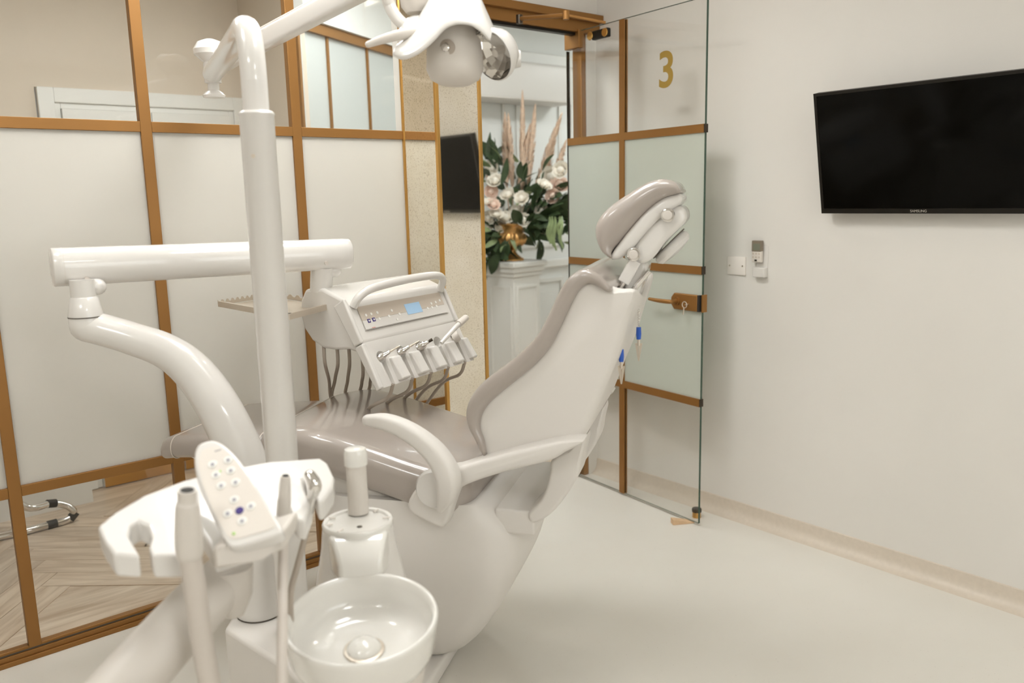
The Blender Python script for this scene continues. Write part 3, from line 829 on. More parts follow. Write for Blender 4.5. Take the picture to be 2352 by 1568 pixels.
# frame: local ex along -Y (screen right as seen), up tilted toward the room
ex = Vector((0, -1, 0)); ez = Vector((-math.sin(tilt), 0, math.cos(tilt))); en = ex.cross(ez); 
if en.x > 0: en = -en
Pbl = Vector((XT, bl.y, bl.z))
XF = basis(Pbl, ex, -en, ez)       # x right, y into the wall, z up
def TVB(name, lo, hi, m, parent=tv, **k):
    bm = B(lo, hi); bm.transform(XF); return finish(name, bm, m, parent, **k)
TWF = 2*TW2
TVB('housing', (0, .006, 0), (TWF, .035, TH), 'black', bevel=.004)
TVB('screen', (.011, .002, .018), (TWF-.011, .0055, TH-.011), 'screen')
for lo, hi in (((0, 0, 0), (TWF, .006, .0178)), ((0, 0, TH-.0108), (TWF, .006, TH)), ((0, 0, .0178), (.0108, .006, TH-.0108)), ((TWF-.0108, 0, .0178), (TWF, .006, TH-.0108))):
    TVB('bezel', lo, hi, 'black')
bm = text_bm('SAMSUNG', .0125, .0004, XF @ basis(Vector((TWF/2, -.0006, .0088)), Vector((1, 0, 0)), Vector((0, 0, 1)), Vector((0, -1, 0))))
finish('maker_lettering', bm, 'logo', tv, smooth=False)
bm = B((TWF/2-.14, .035, .09), (TWF/2+.14, .06, .33)); bm.transform(XF)
finish('mount_plate', bm, 'black', tv)
finish('wall_bracket', B((XT-.01, c0.y-.11, bl.z+.12), (XW, c0.y+.11, bl.z+.30)), 'black', tv)

a_ = onx(1674, 588, XW); b_ = onx(1713, 632, XW)
sw = thing('switch_plate', 'white double blank wall plate beside the glass door', 'wall plate', (XW, (a_.y+b_.y)/2, (a_.z+b_.z)/2))
finish('plate', B((-.009, -.045, -.039), (0, .045, .039), bev=.0025), mat('plate_white', (240, 233, 225), .35), sw, local=True)
for yy in (-.032, .032):
    finish('screw', L([(0, 0), (.004, 0), (.004, .0012), (0, .0012)], (-.009, yy, 0), axis=(-1, 0, 0), seg=14, cap=False), 'steel', sw, local=True)
a_ = onx(1744, 556, XW); b_ = onx(1744, 608, XW)
ho = thing('remote_holder', 'white plastic wall holder for the remote', 'holder', (XW, a_.y-.012, b_.z-.02))
finish('back_plate', B((-.004, -.034, -.03), (0, .022, .10)), 'plastic', ho, local=True, bevel=.0015)
finish('cup', B((-.03, -.034, -.03), (-.0045, .022, .012)), 'plastic', ho, local=True, bevel=.004)
rm = thing('remote_control', 'grey air conditioner remote with small display in the wall holder', 'remote', (XW-.008, a_.y-.004, b_.z-.004))
hR = a_.z-b_.z+.01
finish('body', B((-.018, -.0225, .016), (0, .0225, hR), bev=.004), 'panel_light', rm, local=True)
finish('cap', B((-.0195, -.0228, hR*.58), (-.0005, .0228, hR+.002)), mat('remote_grey', (132, 120, 104), .4), rm, local=True, bevel=.003)
finish('display', B((-.0203, -.018, hR*.64), (-.0196, .015, hR*.9)), mat('remote_lcd', (122, 124, 108), .3), rm, local=True)
for k in range(6):
    finish('button', L([(0, 0), (.0045, 0), (.0045, .0015), (0, .0015)], (-.018, -.014+.014*(k % 3), hR*(.5-.14*(k//3))), axis=(-1, 0, 0), seg=12, cap=False), 'panel_beige', rm, local=True)
finish('button', B((-.0195, -.004, hR*.2), (-.018, .007, hR*.27)), 'dark_metal', rm, local=True)

# ================================================================== DENTAL CHAIR
CO = Vector((1.22, 1.85, 0)); CTH = math.radians(-55)
CA = Vector((math.cos(CTH), math.sin(CTH), 0)); CW = Vector((-math.sin(CTH), math.cos(CTH), 0))
def cl_(u, v, y=0.):       # chair-local (x, z) of the point seen at (u, v) on the chair's upright plane y
    p = onplane(u, v, CO+CW*y, CW); q = p-CO
    return (q.dot(CA), p.z)
def trace(px, y, n=4): return [(p.x, p.y) for p in catmull([(*cl_(u, v, y), 0) for u, v in px], n, True)] if n > 1 else [cl_(u, v, y) for u, v in px]
chair = thing('dental_chair', 'white dental patient chair with taupe vinyl cushions and raised headrest', 'dental chair', CO, CTH)
def cushion(bm, stations, y0f, y1f, r, nx=4):
    """stations (x, ztop, thickness); rounded cross-section across y"""
    st = catmull(stations, nx)
    rings = []
    N = len(st)
    for i, s_ in enumerate(st):
        t = i/(N-1)
        a, b_ = y0f(s_.x), y1f(s_.x)
        e0 = min(1, i/3.); e1 = min(1, (N-1-i)/3.)
        e = math.sqrt(max(0, 1-(1-min(e0, e1))**2))*.55+.45
        th = s_.z*e; hw = (b_-a)/2-(1-e)*.03; cy = (a+b_)/2; cz = s_.y-s_.z/2
        rr = min(r, th/2*.98)
        rings.append([Vector((s_.x, cy+px, cz+pz)) for px, pz in rrect(hw, th/2, rr, 6)])
    return ring_skin(bm, rings)
def sweep_pad(front_px, inner_px, ypl, y0, y1, r, mod=None, n=4, tip=.25):
    F_ = catmull([(*cl_(u, v, ypl), 0) for u, v in front_px], n); I_ = catmull([(*cl_(u, v, ypl), 0) for u, v in inner_px], n)
    rings = []; N = len(F_)
    for i, (a, b_) in enumerate(zip(F_, I_)):
        c = (a+b_)/2; h = (a-b_).length/2; nn = (a-b_).normalized()
        e = min(1, (i+.15)/4, (N-1-i+.15)/4); e = math.sqrt(max(0, 1-(1-e)**2))
        e = tip+(1-tip)*e
        hw = (y1-y0)/2-(1-e)*.02; h *= e
        ring = []
        for py, pn in rrect(hw, h, min(r, h*.97), 6):
            p = (c.x+nn.x*pn, (y0+y1)/2+py, c.y+nn.y*pn)
            ring.append(Vector(mod(*p) if mod else p))
        rings.append(ring)
    return ring_skin(bmesh.new(), rings)
# seat and leg rest
seat_st = [(-.545, .762, .115), (-.50, .782, .125), (-.40, .798, .13), (-.30, .783, .13), (-.18, .752, .13), (-.06, .718, .13), (.03, .698, .135), (.085, .695, .135), (.12, .70, .13)]
def sy0(x): return .0+.02*max(0, min(1, (-.35-x)/.2))+.05*max(0, (x-.03)/.09)**2
def sy1(x): return .56-.02*max(0, min(1, (-.35-x)/.2))-.05*max(0, (x-.03)/.09)**2
finish('seat', cushion(bmesh.new(), seat_st, sy0, sy1, .045), 'vinyl', chair, local=True, sharp=60)
leg_st = [(-.905, .715, .06), (-.88, .73, .07), (-.80, .742, .075), (-.70, .75, .08), (-.60, .758, .085), (-.535, .762, .09)]
leg = finish('leg_rest', cushion(bmesh.new(), leg_st, lambda x: .05, lambda x: .51, .035), 'vinyl', chair, local=True, sharp=60)
def seam_ring(x, ztop, th, y0, y1, r):
    return T([Vector((x, (y0+y1)/2+px, ztop-th/2+pz)) for px, pz in rrect((y1-y0)/2, th/2, r, 6)+[rrect((y1-y0)/2, th/2, r, 6)[0]]], .0016, smooth=0, seg=6)
finish('piping', seam_ring(-.858, .7345, .073, .0485, .5115, .0345), 'stitch', leg, local=True)
finish('piping', seam_ring(-.53, .771, .122, .012, .546, .045), 'stitch', bpy.data.objects['seat'] if False else leg, local=True)
finish('leg_rest_pan', cushion(bmesh.new(), [(-.84, .672, .03), (-.7, .672, .035), (-.5, .66, .04)], lambda x: .10, lambda x: .46, .014), 'plastic', chair, local=True, sharp=60)
# seat pan under the cushion
pan = [(-.52, .648), (-.30, .66), (-.10, .60), (.03, .568), (.12, .572), (.12, .545), (.0, .53), (-.2, .52), (-.42, .58)]
finish('seat_pan', PIL(pan, .05, .51, .02), 'plastic_matte', chair, local=True, sharp=50)
# base body: lofted housing from the floor plate to the seat
secs = [(.055, -.22, .02, .14, .48), (.085, -.235, .05, .11, .50), (.16, -.26, .11, .07, .51), (.27, -.30, .18, .04, .52), (.40, -.345, .235, .02, .53), (.51, -.37, .235, .015, .535), (.60, -.36, .17, .02, .53)]
rings = []
for z, x0, x1, y0, y1 in [(v.x, *w) for v, w in []] or secs:
    rings.append((z, x0, x1, y0, y1))
sm = catmull([(z, x0, x1) for z, x0, x1, y0, y1 in rings], 4); sm2 = catmull([(y0, y1, 0) for z, x0, x1, y0, y1 in rings], 4)
bm = bmesh.new()
ring_skin(bm, [[Vector(((a.y+a.z)/2+px, (b_.x+b_.y)/2+py, a.x)) for px, py in rrect((a.z-a.y)/2, (b_.y-b_.x)/2, min(.10, (a.z-a.y)/2*.9), 8)] for a, b_ in zip(sm, sm2)])
finish('base_cover', bm, 'plastic_matte', chair, local=True, sharp=60)
finish('base_plate', B((-.30, -.28, .004), (-.015, .52, .055), bev=.012), 'plastic_matte', chair, local=True)
finish('base_gasket', B((-.27, -.25, 0), (-.04, .50, .006)), 'rubber', chair, local=True)
# side frames holding the armrest and the backrest hinge
fr_px = [(1000, 1082), (1050, 1072), (1106, 1054), (1200, 1030), (1290, 1010), (1338, 1008), (1335, 1018), (1300, 1036), (1262, 1056), (1165, 1080), (1090, 1104), (1056, 1122), (1044, 1150), (1024, 1206), (985, 1196), (942, 1168), (950, 1130)]
poly = trace(fr_px, -.015, 3)
sf = finish('side_frame', PIL(poly, -.03, .04, .012, mid=2), 'plastic_matte', chair, local=True, sharp=50)
finish('side_frame', PIL(poly, .52, .59, .012, mid=2), 'plastic_matte', chair, local=True, sharp=50)
cx, cz = cl_(1000, 1122, -.035)
finish('pivot_disc', L([(0, -.012), (.052, -.012), (.056, -.006), (.056, .004), (.05, .014), (.02, .017), (0, .0175)], (cx, -.035, cz), axis=(0, -1, 0), seg=48, cap=False), 'plastic', sf, local=True)
# armrest: tapered arc
arm_px = [(846, 964), (885, 968), (930, 985), (975, 1015), (1010, 1052), (1030, 1095), (1028, 1132), (1014, 1166)]
ap = [Vector((cl_(u, v, -.06)[0], -.062, cl_(u, v, -.06)[1])) for u, v in arm_px]
sec = rrect(1, .78, .6, 4)
finish('armrest', T(ap, [.016, .023, .026, .029, .032, .034, .028, .012], section=[(b_*1.25, a*.95) for a, b_ in sec], hint=Vector((0, 1, 0)), smooth=6, round_end=True, round_start=True), 'plastic_matte', chair, local=True, sharp=70)
# backrest shell and cushion
sh_px = [(1113, 1052), (1108, 1030), (1096, 1005), (1089, 980), (1093, 952), (1112, 918), (1150, 884), (1200, 845), (1243, 806), (1275, 752), (1300, 698), (1320, 660), (1345, 642), (1370, 641), (1395, 655), (1425, 664), (1456, 666), (1457, 690), (1440, 745), (1415, 828), (1384, 905), (1340, 1008), (1300, 1026), (1230, 1046), (1160, 1058)]
shp = trace(sh_px, .03, 3)
def sag(x, y, z):     # both shoulders stand higher than the middle, the shell bellies out behind
    t = (y-.03)/.5; m_ = math.sin(PI*max(0, min(1, t)))
    k = max(0, min(1, (z-1.10)/.14))
    nar = 1
    return (x, .28+(y-.28)*nar, z-.055*m_**2*k)
finish('backrest_shell', PIL(shp, .03, .53, .024, mod=sag, mid=10), 'plastic_matte', chair, local=True, sharp=60)
cf = [(1110, 1050), (1094, 1012), (1076, 980), (1070, 945), (1083, 908), (1112, 875), (1152, 845), (1196, 809), (1232, 772), (1258, 726), (1280, 678), (1300, 644), (1325, 623), (1350, 618), (1373, 628), (1393, 646), (1408, 664)]
ci = [(1119, 1046), (1110, 1010), (1101, 985), (1103, 960), (1116, 935), (1146, 906), (1188, 872), (1228, 838), (1262, 798), (1287, 750), (1308, 705), (1327, 670), (1345, 654), (1358, 652), (1373, 658), (1387, 666), (1400, 674)]
bc = finish('backrest_cushion', sweep_pad(cf, ci, .02, .008, .552, .04, mod=sag), 'vinyl', chair, local=True, sharp=80)
# rear hinge strut
st_px = [(1340, 1011), (1334, 1055), (1326, 1096), (1296, 1145), (1262, 1184), (1224, 1203), (1212, 1180), (1240, 1150), (1254, 1120), (1262, 1085), (1266, 1057), (1300, 1034)]
stp = trace(st_px, .05, 3)
finish('hinge_strut', PIL(stp, .05, .17, .012, mid=2), 'plastic_matte', chair, local=True, sharp=50)
finish('hinge_strut', PIL(stp, .39, .51, .012, mid=2), 'plastic_matte', chair, local=True, sharp=50)
hx, hz = cl_(1215, 1172, .06)
finish('hinge_block', B((hx-.10, .06, hz-.075), (hx+.015, .50, hz-.002), bev=.008), 'plastic_matte', chair, local=True)
finish('hinge_gap_shade', B((hx+.010, .07, hz-.004), (hx+.014, .19, hz+.0005)), 'seam_shade', chair, local=True)  # thin dark strip drawn for the shade in the hinge gap
# headrest post: white slide plate with two chrome rods
def hl(u, v, y): a, c = cl_(u, v, y); return Vector((a, y, c))
pl_px = [(1450, 600), (1482, 606), (1478, 640), (1462, 690), (1446, 740), (1420, 735), (1428, 690), (1436, 650)]
hp = finish('headrest_post', PIL(trace(pl_px, .20, 3), .20, .36, .012, mid=2), 'plastic', chair, local=True, sharp=50)
for y_, (ua, va), (ub, vb) in ((.17, (1458, 610), (1416, 672)), (.195, (1492, 622), (1452, 668))):
    finish('chrome_rod', T([hl(ua, va, y_), hl(ub, vb, y_)], .0075, smooth=0, seg=14), 'chrome', hp, local=True)
finish('slide_cover', T([hl(1460, 598, .168), hl(1432, 648, .168)], .016, smooth=0, section=rrect(1, .55, .3, 3)), 'plastic', hp, local=True, bevel=.002)
finish('slide_slot_shade', B((hl(1440, 720, .19).x-.004, .186, hl(1440, 725, .19).z-.012), (hl(1440, 720, .19).x+.004, .19, hl(1440, 725, .19).z+.012)), 'seam_shade', hp, local=True)
# headrest
HY0 = .165
ht = [(1402, 592), (1407, 578), (1420, 560), (1440, 534), (1478, 490), (1512, 461), (1535, 450), (1552, 445), (1562, 443)]
hb2 = [(1406, 597), (1424, 594), (1450, 574), (1478, 540), (1506, 510), (1530, 490), (1548, 478), (1562, 468), (1568, 456)]
hsh = finish('headrest_shell', sweep_pad(ht, hb2, HY0, HY0, .40, .014, tip=.5), 'plastic', chair, local=True, sharp=60)
hf = [(1400, 593), (1380, 573), (1367, 541), (1369, 512), (1394, 479), (1440, 446), (1485, 420), (1520, 411), (1550, 418), (1565, 437)]
hi2 = [(1407, 591), (1404, 581), (1409, 572), (1422, 558), (1442, 534), (1480, 490), (1513, 462), (1536, 451), (1552, 446), (1562, 444)]
finish('headrest_cushion', sweep_pad(hf, hi2, HY0, HY0-.014, .414, .035), 'vinyl', chair, local=True, sharp=80)
me_px = [(1442, 592), (1458, 562), (1482, 530), (1512, 500), (1540, 478), (1562, 474), (1574, 487), (1574, 508), (1556, 528), (1528, 556), (1500, 592), (1478, 606), (1456, 606)]
mech = finish('tilt_mechanism', PIL(trace(me_px, HY0+.01, 3), HY0+.012, .385, .016, mid=4), 'plastic', chair, local=True, sharp=50)
for (u, v) in ((1534, 494), (1456, 584)):
    k_ = hl(u, v, HY0-.004)
    kn = finish('knob', L([(0, -.004), (.0185, -.004), (.0185, .008), (.0165, .011), (.0125, .012), (0, .012)], k_, axis=(0, -1, 0), seg=32, cap=False), 'chrome', mech, local=True)
    finish('knob_cap', L([(0, .0121), (.0125, .0121), (.011, .014), (0, .0145)], k_, axis=(0, -1, 0), seg=24, cap=False), 'plastic_warm', kn, local=True)
d0, d1 = hl(1502, 598, .2), hl(1566, 536, .2)
c_ = (d0+d1)/2; ax = (d1-d0).normalized(); nr = Vector((ax.z, 0, -ax.x))
bm = bmesh.new(); lathe(bm, [(0, -.004), (.052, -.004), (.058, .004), (.058, .014), (.05, .024), (.02, .029), (0, .03)], (0, 0, 0), axis=(0, 0, 1), seg=40, cap=False)
bm.transform(basis(Vector((c_.x, .283, c_.z)), ax, nr.cross(ax), nr))
finish('tilt_lever', bm, 'plastic', mech, local=True)
bm = bmesh.new(); lathe(bm, [(.0, -.007), (.0585, -.007), (.0585, -.004), (0, -.004)], (0, 0, 0), axis=(0, 0, 1), seg=40, cap=False)
bm.transform(basis(Vector((c_.x, .283, c_.z)), ax, nr.cross(ax), nr)); finish('lever_gap_shade', bm, 'seam_shade', mech, local=True)  # dark disc drawn for the shade behind the lever

# bib chains with blue sleeves and alligator clips
def bib(u0, v0, u1, v1, y, label):
    p0 = CO+CA*cl_(u0, v0, y)[0]+CW*y; p0.z = cl_(u0, v0, y)[1]
    p1 = onplane(u1, v1, CO+CW*y, CW)
    t = thing('bib_chain', label, 'bib chain', (p0.x, p0.y, p1.z), group='bib chains on the headrest')
    bm = bmesh.new(); n = int((p0-p1).length/.0062)
    for k in range(n): ball(bm, p0+(p1-p0)*(k/n), .003, u=8, v=5)
    finish('ball_chain', bm, 'chrome', t)
    finish('sleeve', L([(0, -.034), (.006, -.034), (.0075, -.02), (.0065, 0), (0, 0)], p1, seg=14, cap=False), 'blue', t)
    b0 = p1+Vector((0, 0, -.034))
    bm = bmesh.new(); tube(bm, [b0, b0+Vector((0, 0, -.018))], [.004, .004], smooth=0, seg=8)
    for s_ in (-1, 1):
        dr = CA*s_
        prism(bm, [b0+Vector((0, 0, -.012))+dr*.001, b0+Vector((0, 0, -.012))+dr*.010, b0+Vector((0, 0, -.030))+dr*.007, b0+Vector((0, 0, -.062))+dr*.0015, b0+Vector((0, 0, -.062))], CW*.006)
    finish('clip', bm, 'steel', t)
bib(1428, 690, 1427, 802, .13, 'ball chain with blue sleeve and clip hanging nearer the chair back')
bib(1467, 690, 1467, 751, .21, 'ball chain with blue sleeve and clip hanging nearer the door handle')

# ================================================================== FLOOR BOX AND LAMP POST
UB = .325     # top of the floor box
bx_px = [(515, 1442), (535, 1410), (575, 1388), (640, 1372), (760, 1372), (860, 1400), (900, 1500), (720, 1600), (660, 1535)]
top = [onz(u, v, UB) for u, v in bx_px]
ub = thing('water_unit', 'white dental water unit with ceramic spittoon bowl and tall lamp post', 'dental unit', (at(720, 1500, 1.9).x, at(720, 1500, 1.9).y, 0))
bm = bmesh.new(); prism(bm, top, (0, 0, -UB))
finish('floor_box', bm, 'plastic_matte', ub, bevel=.012, sharp=30)
# lamp post
PB_ = at(644, 1000, 2.1); px_, py_ = PB_.x, PB_.y
zs = onz(584, 262, 1.0); zs = EYE + (px_/ray(584, 262).x)*ray(584, 262).z
finish('post_sleeve', L([(0, UB), (.0405, UB), (.0405, zs-.006), (.042, zs-.004), (.042, zs), (.036, zs+.006), (.0, zs+.006)], (px_, py_, 0), seg=36, cap=False), 'plastic', ub)
hd = Vector((.26, .97, 0)).normalized()
zt = 1.862
pp = [Vector((px_, py_, zs-.05)), Vector((px_, py_, zs+.06)), Vector((px_, py_, zt-.13)), Vector((px_, py_, zt-.07))+hd*.006, Vector((px_, py_, zt-.022))+hd*.032, Vector((px_, py_, zt))+hd*.085, Vector((px_, py_, zt))+hd*.20]
HEND = Vector((px_, py_, zt))+hd*.86
finish('lamp_post', T(pp+[HEND], .0305, seg=28, smooth=7), 'plastic', ub)
sp_ = at(558, 348, 2.0); 
finish('post_screw', T([Vector((px_, py_, zs-.10))+(Vector((0, 0, 0))-Vector((px_, py_, 0))).normalized()*.0395 + Vector((-.012, .009, 0)), Vector((px_, py_, zs-.10))+(Vector((0, 0, 0))-Vector((px_, py_, 0))).normalized()*.043 + Vector((-.012, .009, 0))], .005, smooth=0, seg=12), 'steel', ub)

# ---- cuspidor tower, filler and bowl
TC = at(822, 1200, 1.85); 
tz = TC.z
tw = bmesh.new()
rr_ = [(.0, .118), (.30, .112), (tz-.14, .100), (tz-.05, .083), (tz-.012, .079), (tz, .077)]
lathe(tw, [(r, z) for z, r in rr_], (TC.x, TC.y, 0), seg=44)
tower = finish('tower', tw, 'plastic', ub)
finish('top_tray', L([(.0, tz+.001), (.066, tz+.001), (.069, tz+.006), (.076, tz+.007), (.0785, tz+.003), (.078, tz-.006)], (TC.x, TC.y, 0), seg=44, cap=False), 'ceramic', tower)
for a in (20, 70, 125, 160, 205, 330):
    c_ = Vector((TC.x+.067*math.cos(math.radians(a)), TC.y+.067*math.sin(math.radians(a)), tz+.006)); o_ = Vector((math.cos(math.radians(a)), math.sin(math.radians(a)), 0))
    finish('tray_rib', T([c_-o_*.012, c_+o_*.006], .0022, smooth=0, seg=8), 'plastic_warm', tower)
hp_ = onz(826, 1209, tz+.0015)
finish('filler_hole_shade', L([(0, 0), (.006, 0), (.006, .0006), (0, .0006)], hp_, seg=16, cap=False), 'seam_shade', tower)
toC = (Vector((0, 0, 0))-Vector((TC.x, TC.y, 0))).normalized(); lt = Vector((toC.y, -toC.x, 0))
# spout apron towards the bowl
def ap_ring(out, hw, z0, z1): return [Vector((TC.x, TC.y, 0))+toC*out+lt*hw*s_+Vector((0, 0, z)) for s_, z in ((-1, z0), (1, z0), (1, z1), (-1, z1))]
bm = bmesh.new(); ring_skin(bm, [ap_ring(.045, .066, tz-.085, tz-.001), ap_ring(.074, .058, tz-.085, tz-.004), ap_ring(.098, .05, tz-.084, tz-.026), ap_ring(.116, .044, tz-.080, tz-.052)])
finish('spout_apron', bm, 'ceramic', tower, bevel=.008)
nz_ = Vector((TC.x, TC.y, tz-.100))+toC*.100
finish('nozzle', L([(.012, .022), (.011, .008), (.004, 0), (0, 0)], nz_, seg=16), 'ceramic', tower)
# filler column
fcx = onz(824, 1176, tz+.004)
hcol = .155
finish('filler_column', L([(0, 0), (.0235, 0), (.0225, hcol*.76), (0, hcol*.76)], fcx, seg=28, cap=False), 'plastic_warm', tower)
finish('filler_cap', L([(0, hcol*.74), (.0262, hcol*.74), (.0262, hcol*.93), (.0235, hcol*.98), (.016, hcol), (0, hcol)], fcx, seg=28, cap=False), 'ceramic', tower)
# bowl
BC = at(830, 1412, 1.62); br = .150
bt = toC*math.sin(math.radians(7))+Vector((0, 0, math.cos(math.radians(7))))
prof = [(.03, -.105), (.09, -.105), (.118, -.100), (.134, -.088), (.143, -.065), (br-.001, -.014), (br, -.004), (br-.002, 0), (br-.006, .001), (br-.010, -.003), (br-.012, -.02), (br-.017, -.052), (br-.03, -.071), (br-.06, -.081), (.03, -.086), (.0, -.087)]
finish('bowl', L(prof, BC, axis=bt, seg=64, cap=False), 'ceramic', ub, sharp=60)
dr = onplane(836, 1486, BC-bt*.078, bt)-bt*.005
dc = finish('drain_cover', L([(0, .022), (.014, .0205), (.026, .015), (.0335, .006), (.034, .002), (.031, 0), (0, 0)], dr, axis=bt, seg=32, cap=False), 'ceramic', ub)
finish('drain_ring', L([(.0, -.002), (.040, -.002), (.041, .0005), (.039, .0015), (.0, .0015)], dr, axis=bt, seg=32, cap=False), 'steel', dc)
finish('bowl_collar', L([(0, -.15), (.118, -.15), (.122, -.12), (.126, -.098), (0, -.098)], BC, axis=bt, seg=48, cap=False), 'plastic_warm', ub)
bs = bmesh.new()
lathe(bs, [(.10, 0), (.10, .3), (.098, BC.z-.14)], (BC.x, BC.y, 0), seg=40)
finish('bowl_stand', bs, 'plastic_warm', ub)

# ================================================================== DELIVERY ARM AND INSTRUMENT TABLE
AB = at(598, 1396, 2.3)
ar = thing('instrument_table', 'white swing arm carrying the instrument console over the chair', 'dental console', (AB.x, AB.y, UB+.001))
path = [(Vector((AB.x, AB.y, UB+.001))), Vector((AB.x, AB.y, .45)), at(592, 1180, 2.27), at(556, 1050, 2.26), at(505, 940, 2.25), at(448, 858, 2.25), at(385, 808, 2.24), at(300, 776, 2.22), at(235, 757, 2.21), at(200, 748, 2.20)]
finish('boom', T(path, [.063, .063, .063, .062, .058, .054, .048, .044, .043, .043], seg=32, smooth=6, round_end=True), 'plastic', ar)
finish('boom_ring_shade', L([(.0635, 0), (.0645, 0), (.0645, .003), (.0635, .003)], (AB.x, AB.y, UB+.001), seg=40), 'seam_shade', ar)
J = at(200, 748, 2.20)
jz0 = (at(192, 722, 2.2).z); jz1 = at(200, 682, 2.2).z; jz2 = at(204, 640, 2.2).z
finish('elbow', L([(.043, jz0-.03), (.043, jz0), (.034, jz1), (.031, jz1+.003), (.031, jz2)], (J.x, J.y, 0), seg=32), 'plastic', ar)
BL, BR = at(118, 614, 2.19), at(800, 582, 2.66)
bd = (BR-BL).normalized(); up = Vector((0, 0, 1)); bn = bd.cross(up).normalized(); up2 = bn.cross(bd)
secb = [(a*1., b_) for a, b_ in rrect(.046, .043, .038, 7)]
bm = bmesh.new()
rings = []
for t in (0, .004, .03, .97, .996, 1):
    s_ = .93 if t in (0, 1) else 1
    s_ *= 1.06-.06*min(1, t*2)
    p = BL+(BR-BL)*t
    rings.append([p+bn*(a*s_)+up2*(b_*s_*1.12) for a, b_ in secb])
ring_skin(bm, rings)
beam = finish('balance_beam', bm, 'plastic', ar, sharp=60)
bm = bmesh.new(); p = BL+(BR-BL)*.028
for t in (.026, .0275): pass
ring_skin(bm, [[BL+(BR-BL)*t+bn*(a*1.062)+up2*(b_*1.12*1.062) for a, b_ in secb] for t in (.030, .0315)], cap0=True, cap1=True)
finish('end_cap_joint', bm, 'plastic_warm', beam)
cam_side = bn if bn.dot(EYEP-BL) > 0 else -bn
for (u, v) in ((200, 641), (750, 604)):
    q = onplane(u, v, BL+cam_side*.0475, cam_side)
    finish('screw_cap', T([q-cam_side*.004, q+cam_side*.0012], .0062, smooth=0, seg=16), 'hose_pale', beam)
# knuckle below the beam's left end
q = at(250, 668, 2.2)
finish('elbow_seam_shade', L([(.0432, jz0-.006), (.0438, jz0-.006), (.0438, jz0-.003), (.0432, jz0-.003)], (J.x, J.y, 0), seg=40), 'seam_shade', ar)
finish('knuckle', T([at(205, 660, 2.2), at(224, 658, 2.21)], .022, smooth=0, seg=20, round_start=True, round_end=True), 'plastic', ar)
# right hanger
q0 = at(740, 612, 2.62); q1 = at(737, 668, 2.64)
finish('hanger', T([q0, q1], [.036, .034], smooth=0, seg=24), 'plastic', ar)
finish('hanger_knuckle', T([at(735, 622, 2.62), at(768, 620, 2.64)], .022, smooth=0, seg=20, round_end=True), 'plastic', ar)

# console
CS = at(792, 690, 2.55)
wd = Vector((.954, .30, 0)).normalized(); nf = Vector((wd.y, -wd.x, 0)); UPZ = Vector((0, 0, 1))
CWD = .486
def side_pt(u, v): 
    p = onplane(u, v, CS, wd); return p
s_px = [(700, 664), (740, 662), (792, 690), (812, 738), (832, 788), (877, 892), (864, 889), (846, 850), (826, 812), (800, 803), (770, 804), (742, 800), (716, 782), (698, 755), (689, 722), (690, 690)]
sp = [side_pt(u, v) for u, v in s_px]
body_pts = [sp[0], sp[1], sp[2], sp[4], sp[8], sp[9], sp[10], sp[11], sp[12], sp[13], sp[14], sp[15]]
con = finish('console', PR(body_pts, wd*CWD), 'plastic', ar, bevel=.010)
# face axes
ft = (sp[5]-sp[2]); FH = ft.length; ft.normalize()
fn = wd.cross(ft).normalized()
if fn.dot(EYEP-CS) < 0: fn = -fn
def F3(s_, t, o=0.): return CS+wd*s_+ft*t+fn*o
def fpx(u, v):
    p = onplane(u, v, CS+fn*.002, fn)-CS
    return p.dot(wd), p.dot(ft)
FX = basis(CS, wd, ft, fn)
def FB(name, s0, s1, t0, t1, o0, o1, m, parent, bev=0.):
    bm = B((s0, t0, o0), (s1, t1, o1)); bm.transform(FX); return finish(name, bm, m, parent, bevel=bev)
tm = (sp[4]-sp[2]).dot(ft)
# raised left edge, front cover, membrane
finish('side_rim', PR([F3(-.012, 0, -.045), F3(-.012, -.004, .006), F3(-.012, tm, .006), F3(-.012, tm, -.03)], wd*.014), 'plastic', con, bevel=.005)
finish('side_rim', PR([F3(CWD-.002, 0, -.045), F3(CWD-.002, -.004, .006), F3(CWD-.002, tm, .006), F3(CWD-.002, tm, -.03)], wd*.014), 'plastic', con, bevel=.005)
mem = FB('control_membrane', .035, CWD-.03, .028, .075, .0005, .003, 'panel_beige', con)
FB('cover_strip', .035, CWD-.03, .0755, .105, .0005, .0028, 'plastic', con)
FB('cover_seam_shade', .03, CWD-.025, .108, .1088, .0005, .0015, 'seam_shade', con)
s_, t_ = fpx(951, 709)
FB('display', s_-.042, s_+.036, t_-.021, t_+.016, .003, .0042, 'lcd', mem)
def dot(u, v, r, m, parent=mem, sq=False, lift=.0031):
    a, c = fpx(u, v)
    if sq: return FB('button', a-r, a+r, c-r, c+r, lift, lift+.001, m, parent)
    return finish('button', L([(0, 0), (r, 0), (r, .0008), (0, .0008)], F3(a, c, lift), axis=fn, seg=16, cap=False), m, parent)
for u, v in ((847, 737), (858, 734)):
    dot(u, v, .0062, 'purple', sq=True); dot(u, v, .003, 'icon', lift=.0042)
for u, v in ((840, 724), (852, 721), (866, 718), (871, 732), (899, 713), (893, 726), (917, 721), (912, 733), (982, 708), (992, 706), (1002, 703), (990, 697), (1000, 694), (1009, 690)):
    dot(u, v, .0048, 'icon')
a, c = fpx(858, 752); FB('print_mark', a-.008, a+.008, c-.0015, c+.0015, .0028, .0031, 'red_print', con)
# handle
hpts = [F3(.022, .026, .0), F3(.038, .004, .026), F3(.09, -.012, .040), F3(.22, -.021, .046), F3(.36, -.024, .046), F3(.44, -.020, .042), F3(.466, -.004, .030), F3(.468, .022, .0)]
finish('handle', T(hpts, [.013, .013, .0135, .014, .014, .0135, .013, .013], seg=18, smooth=6), 'plastic', con)
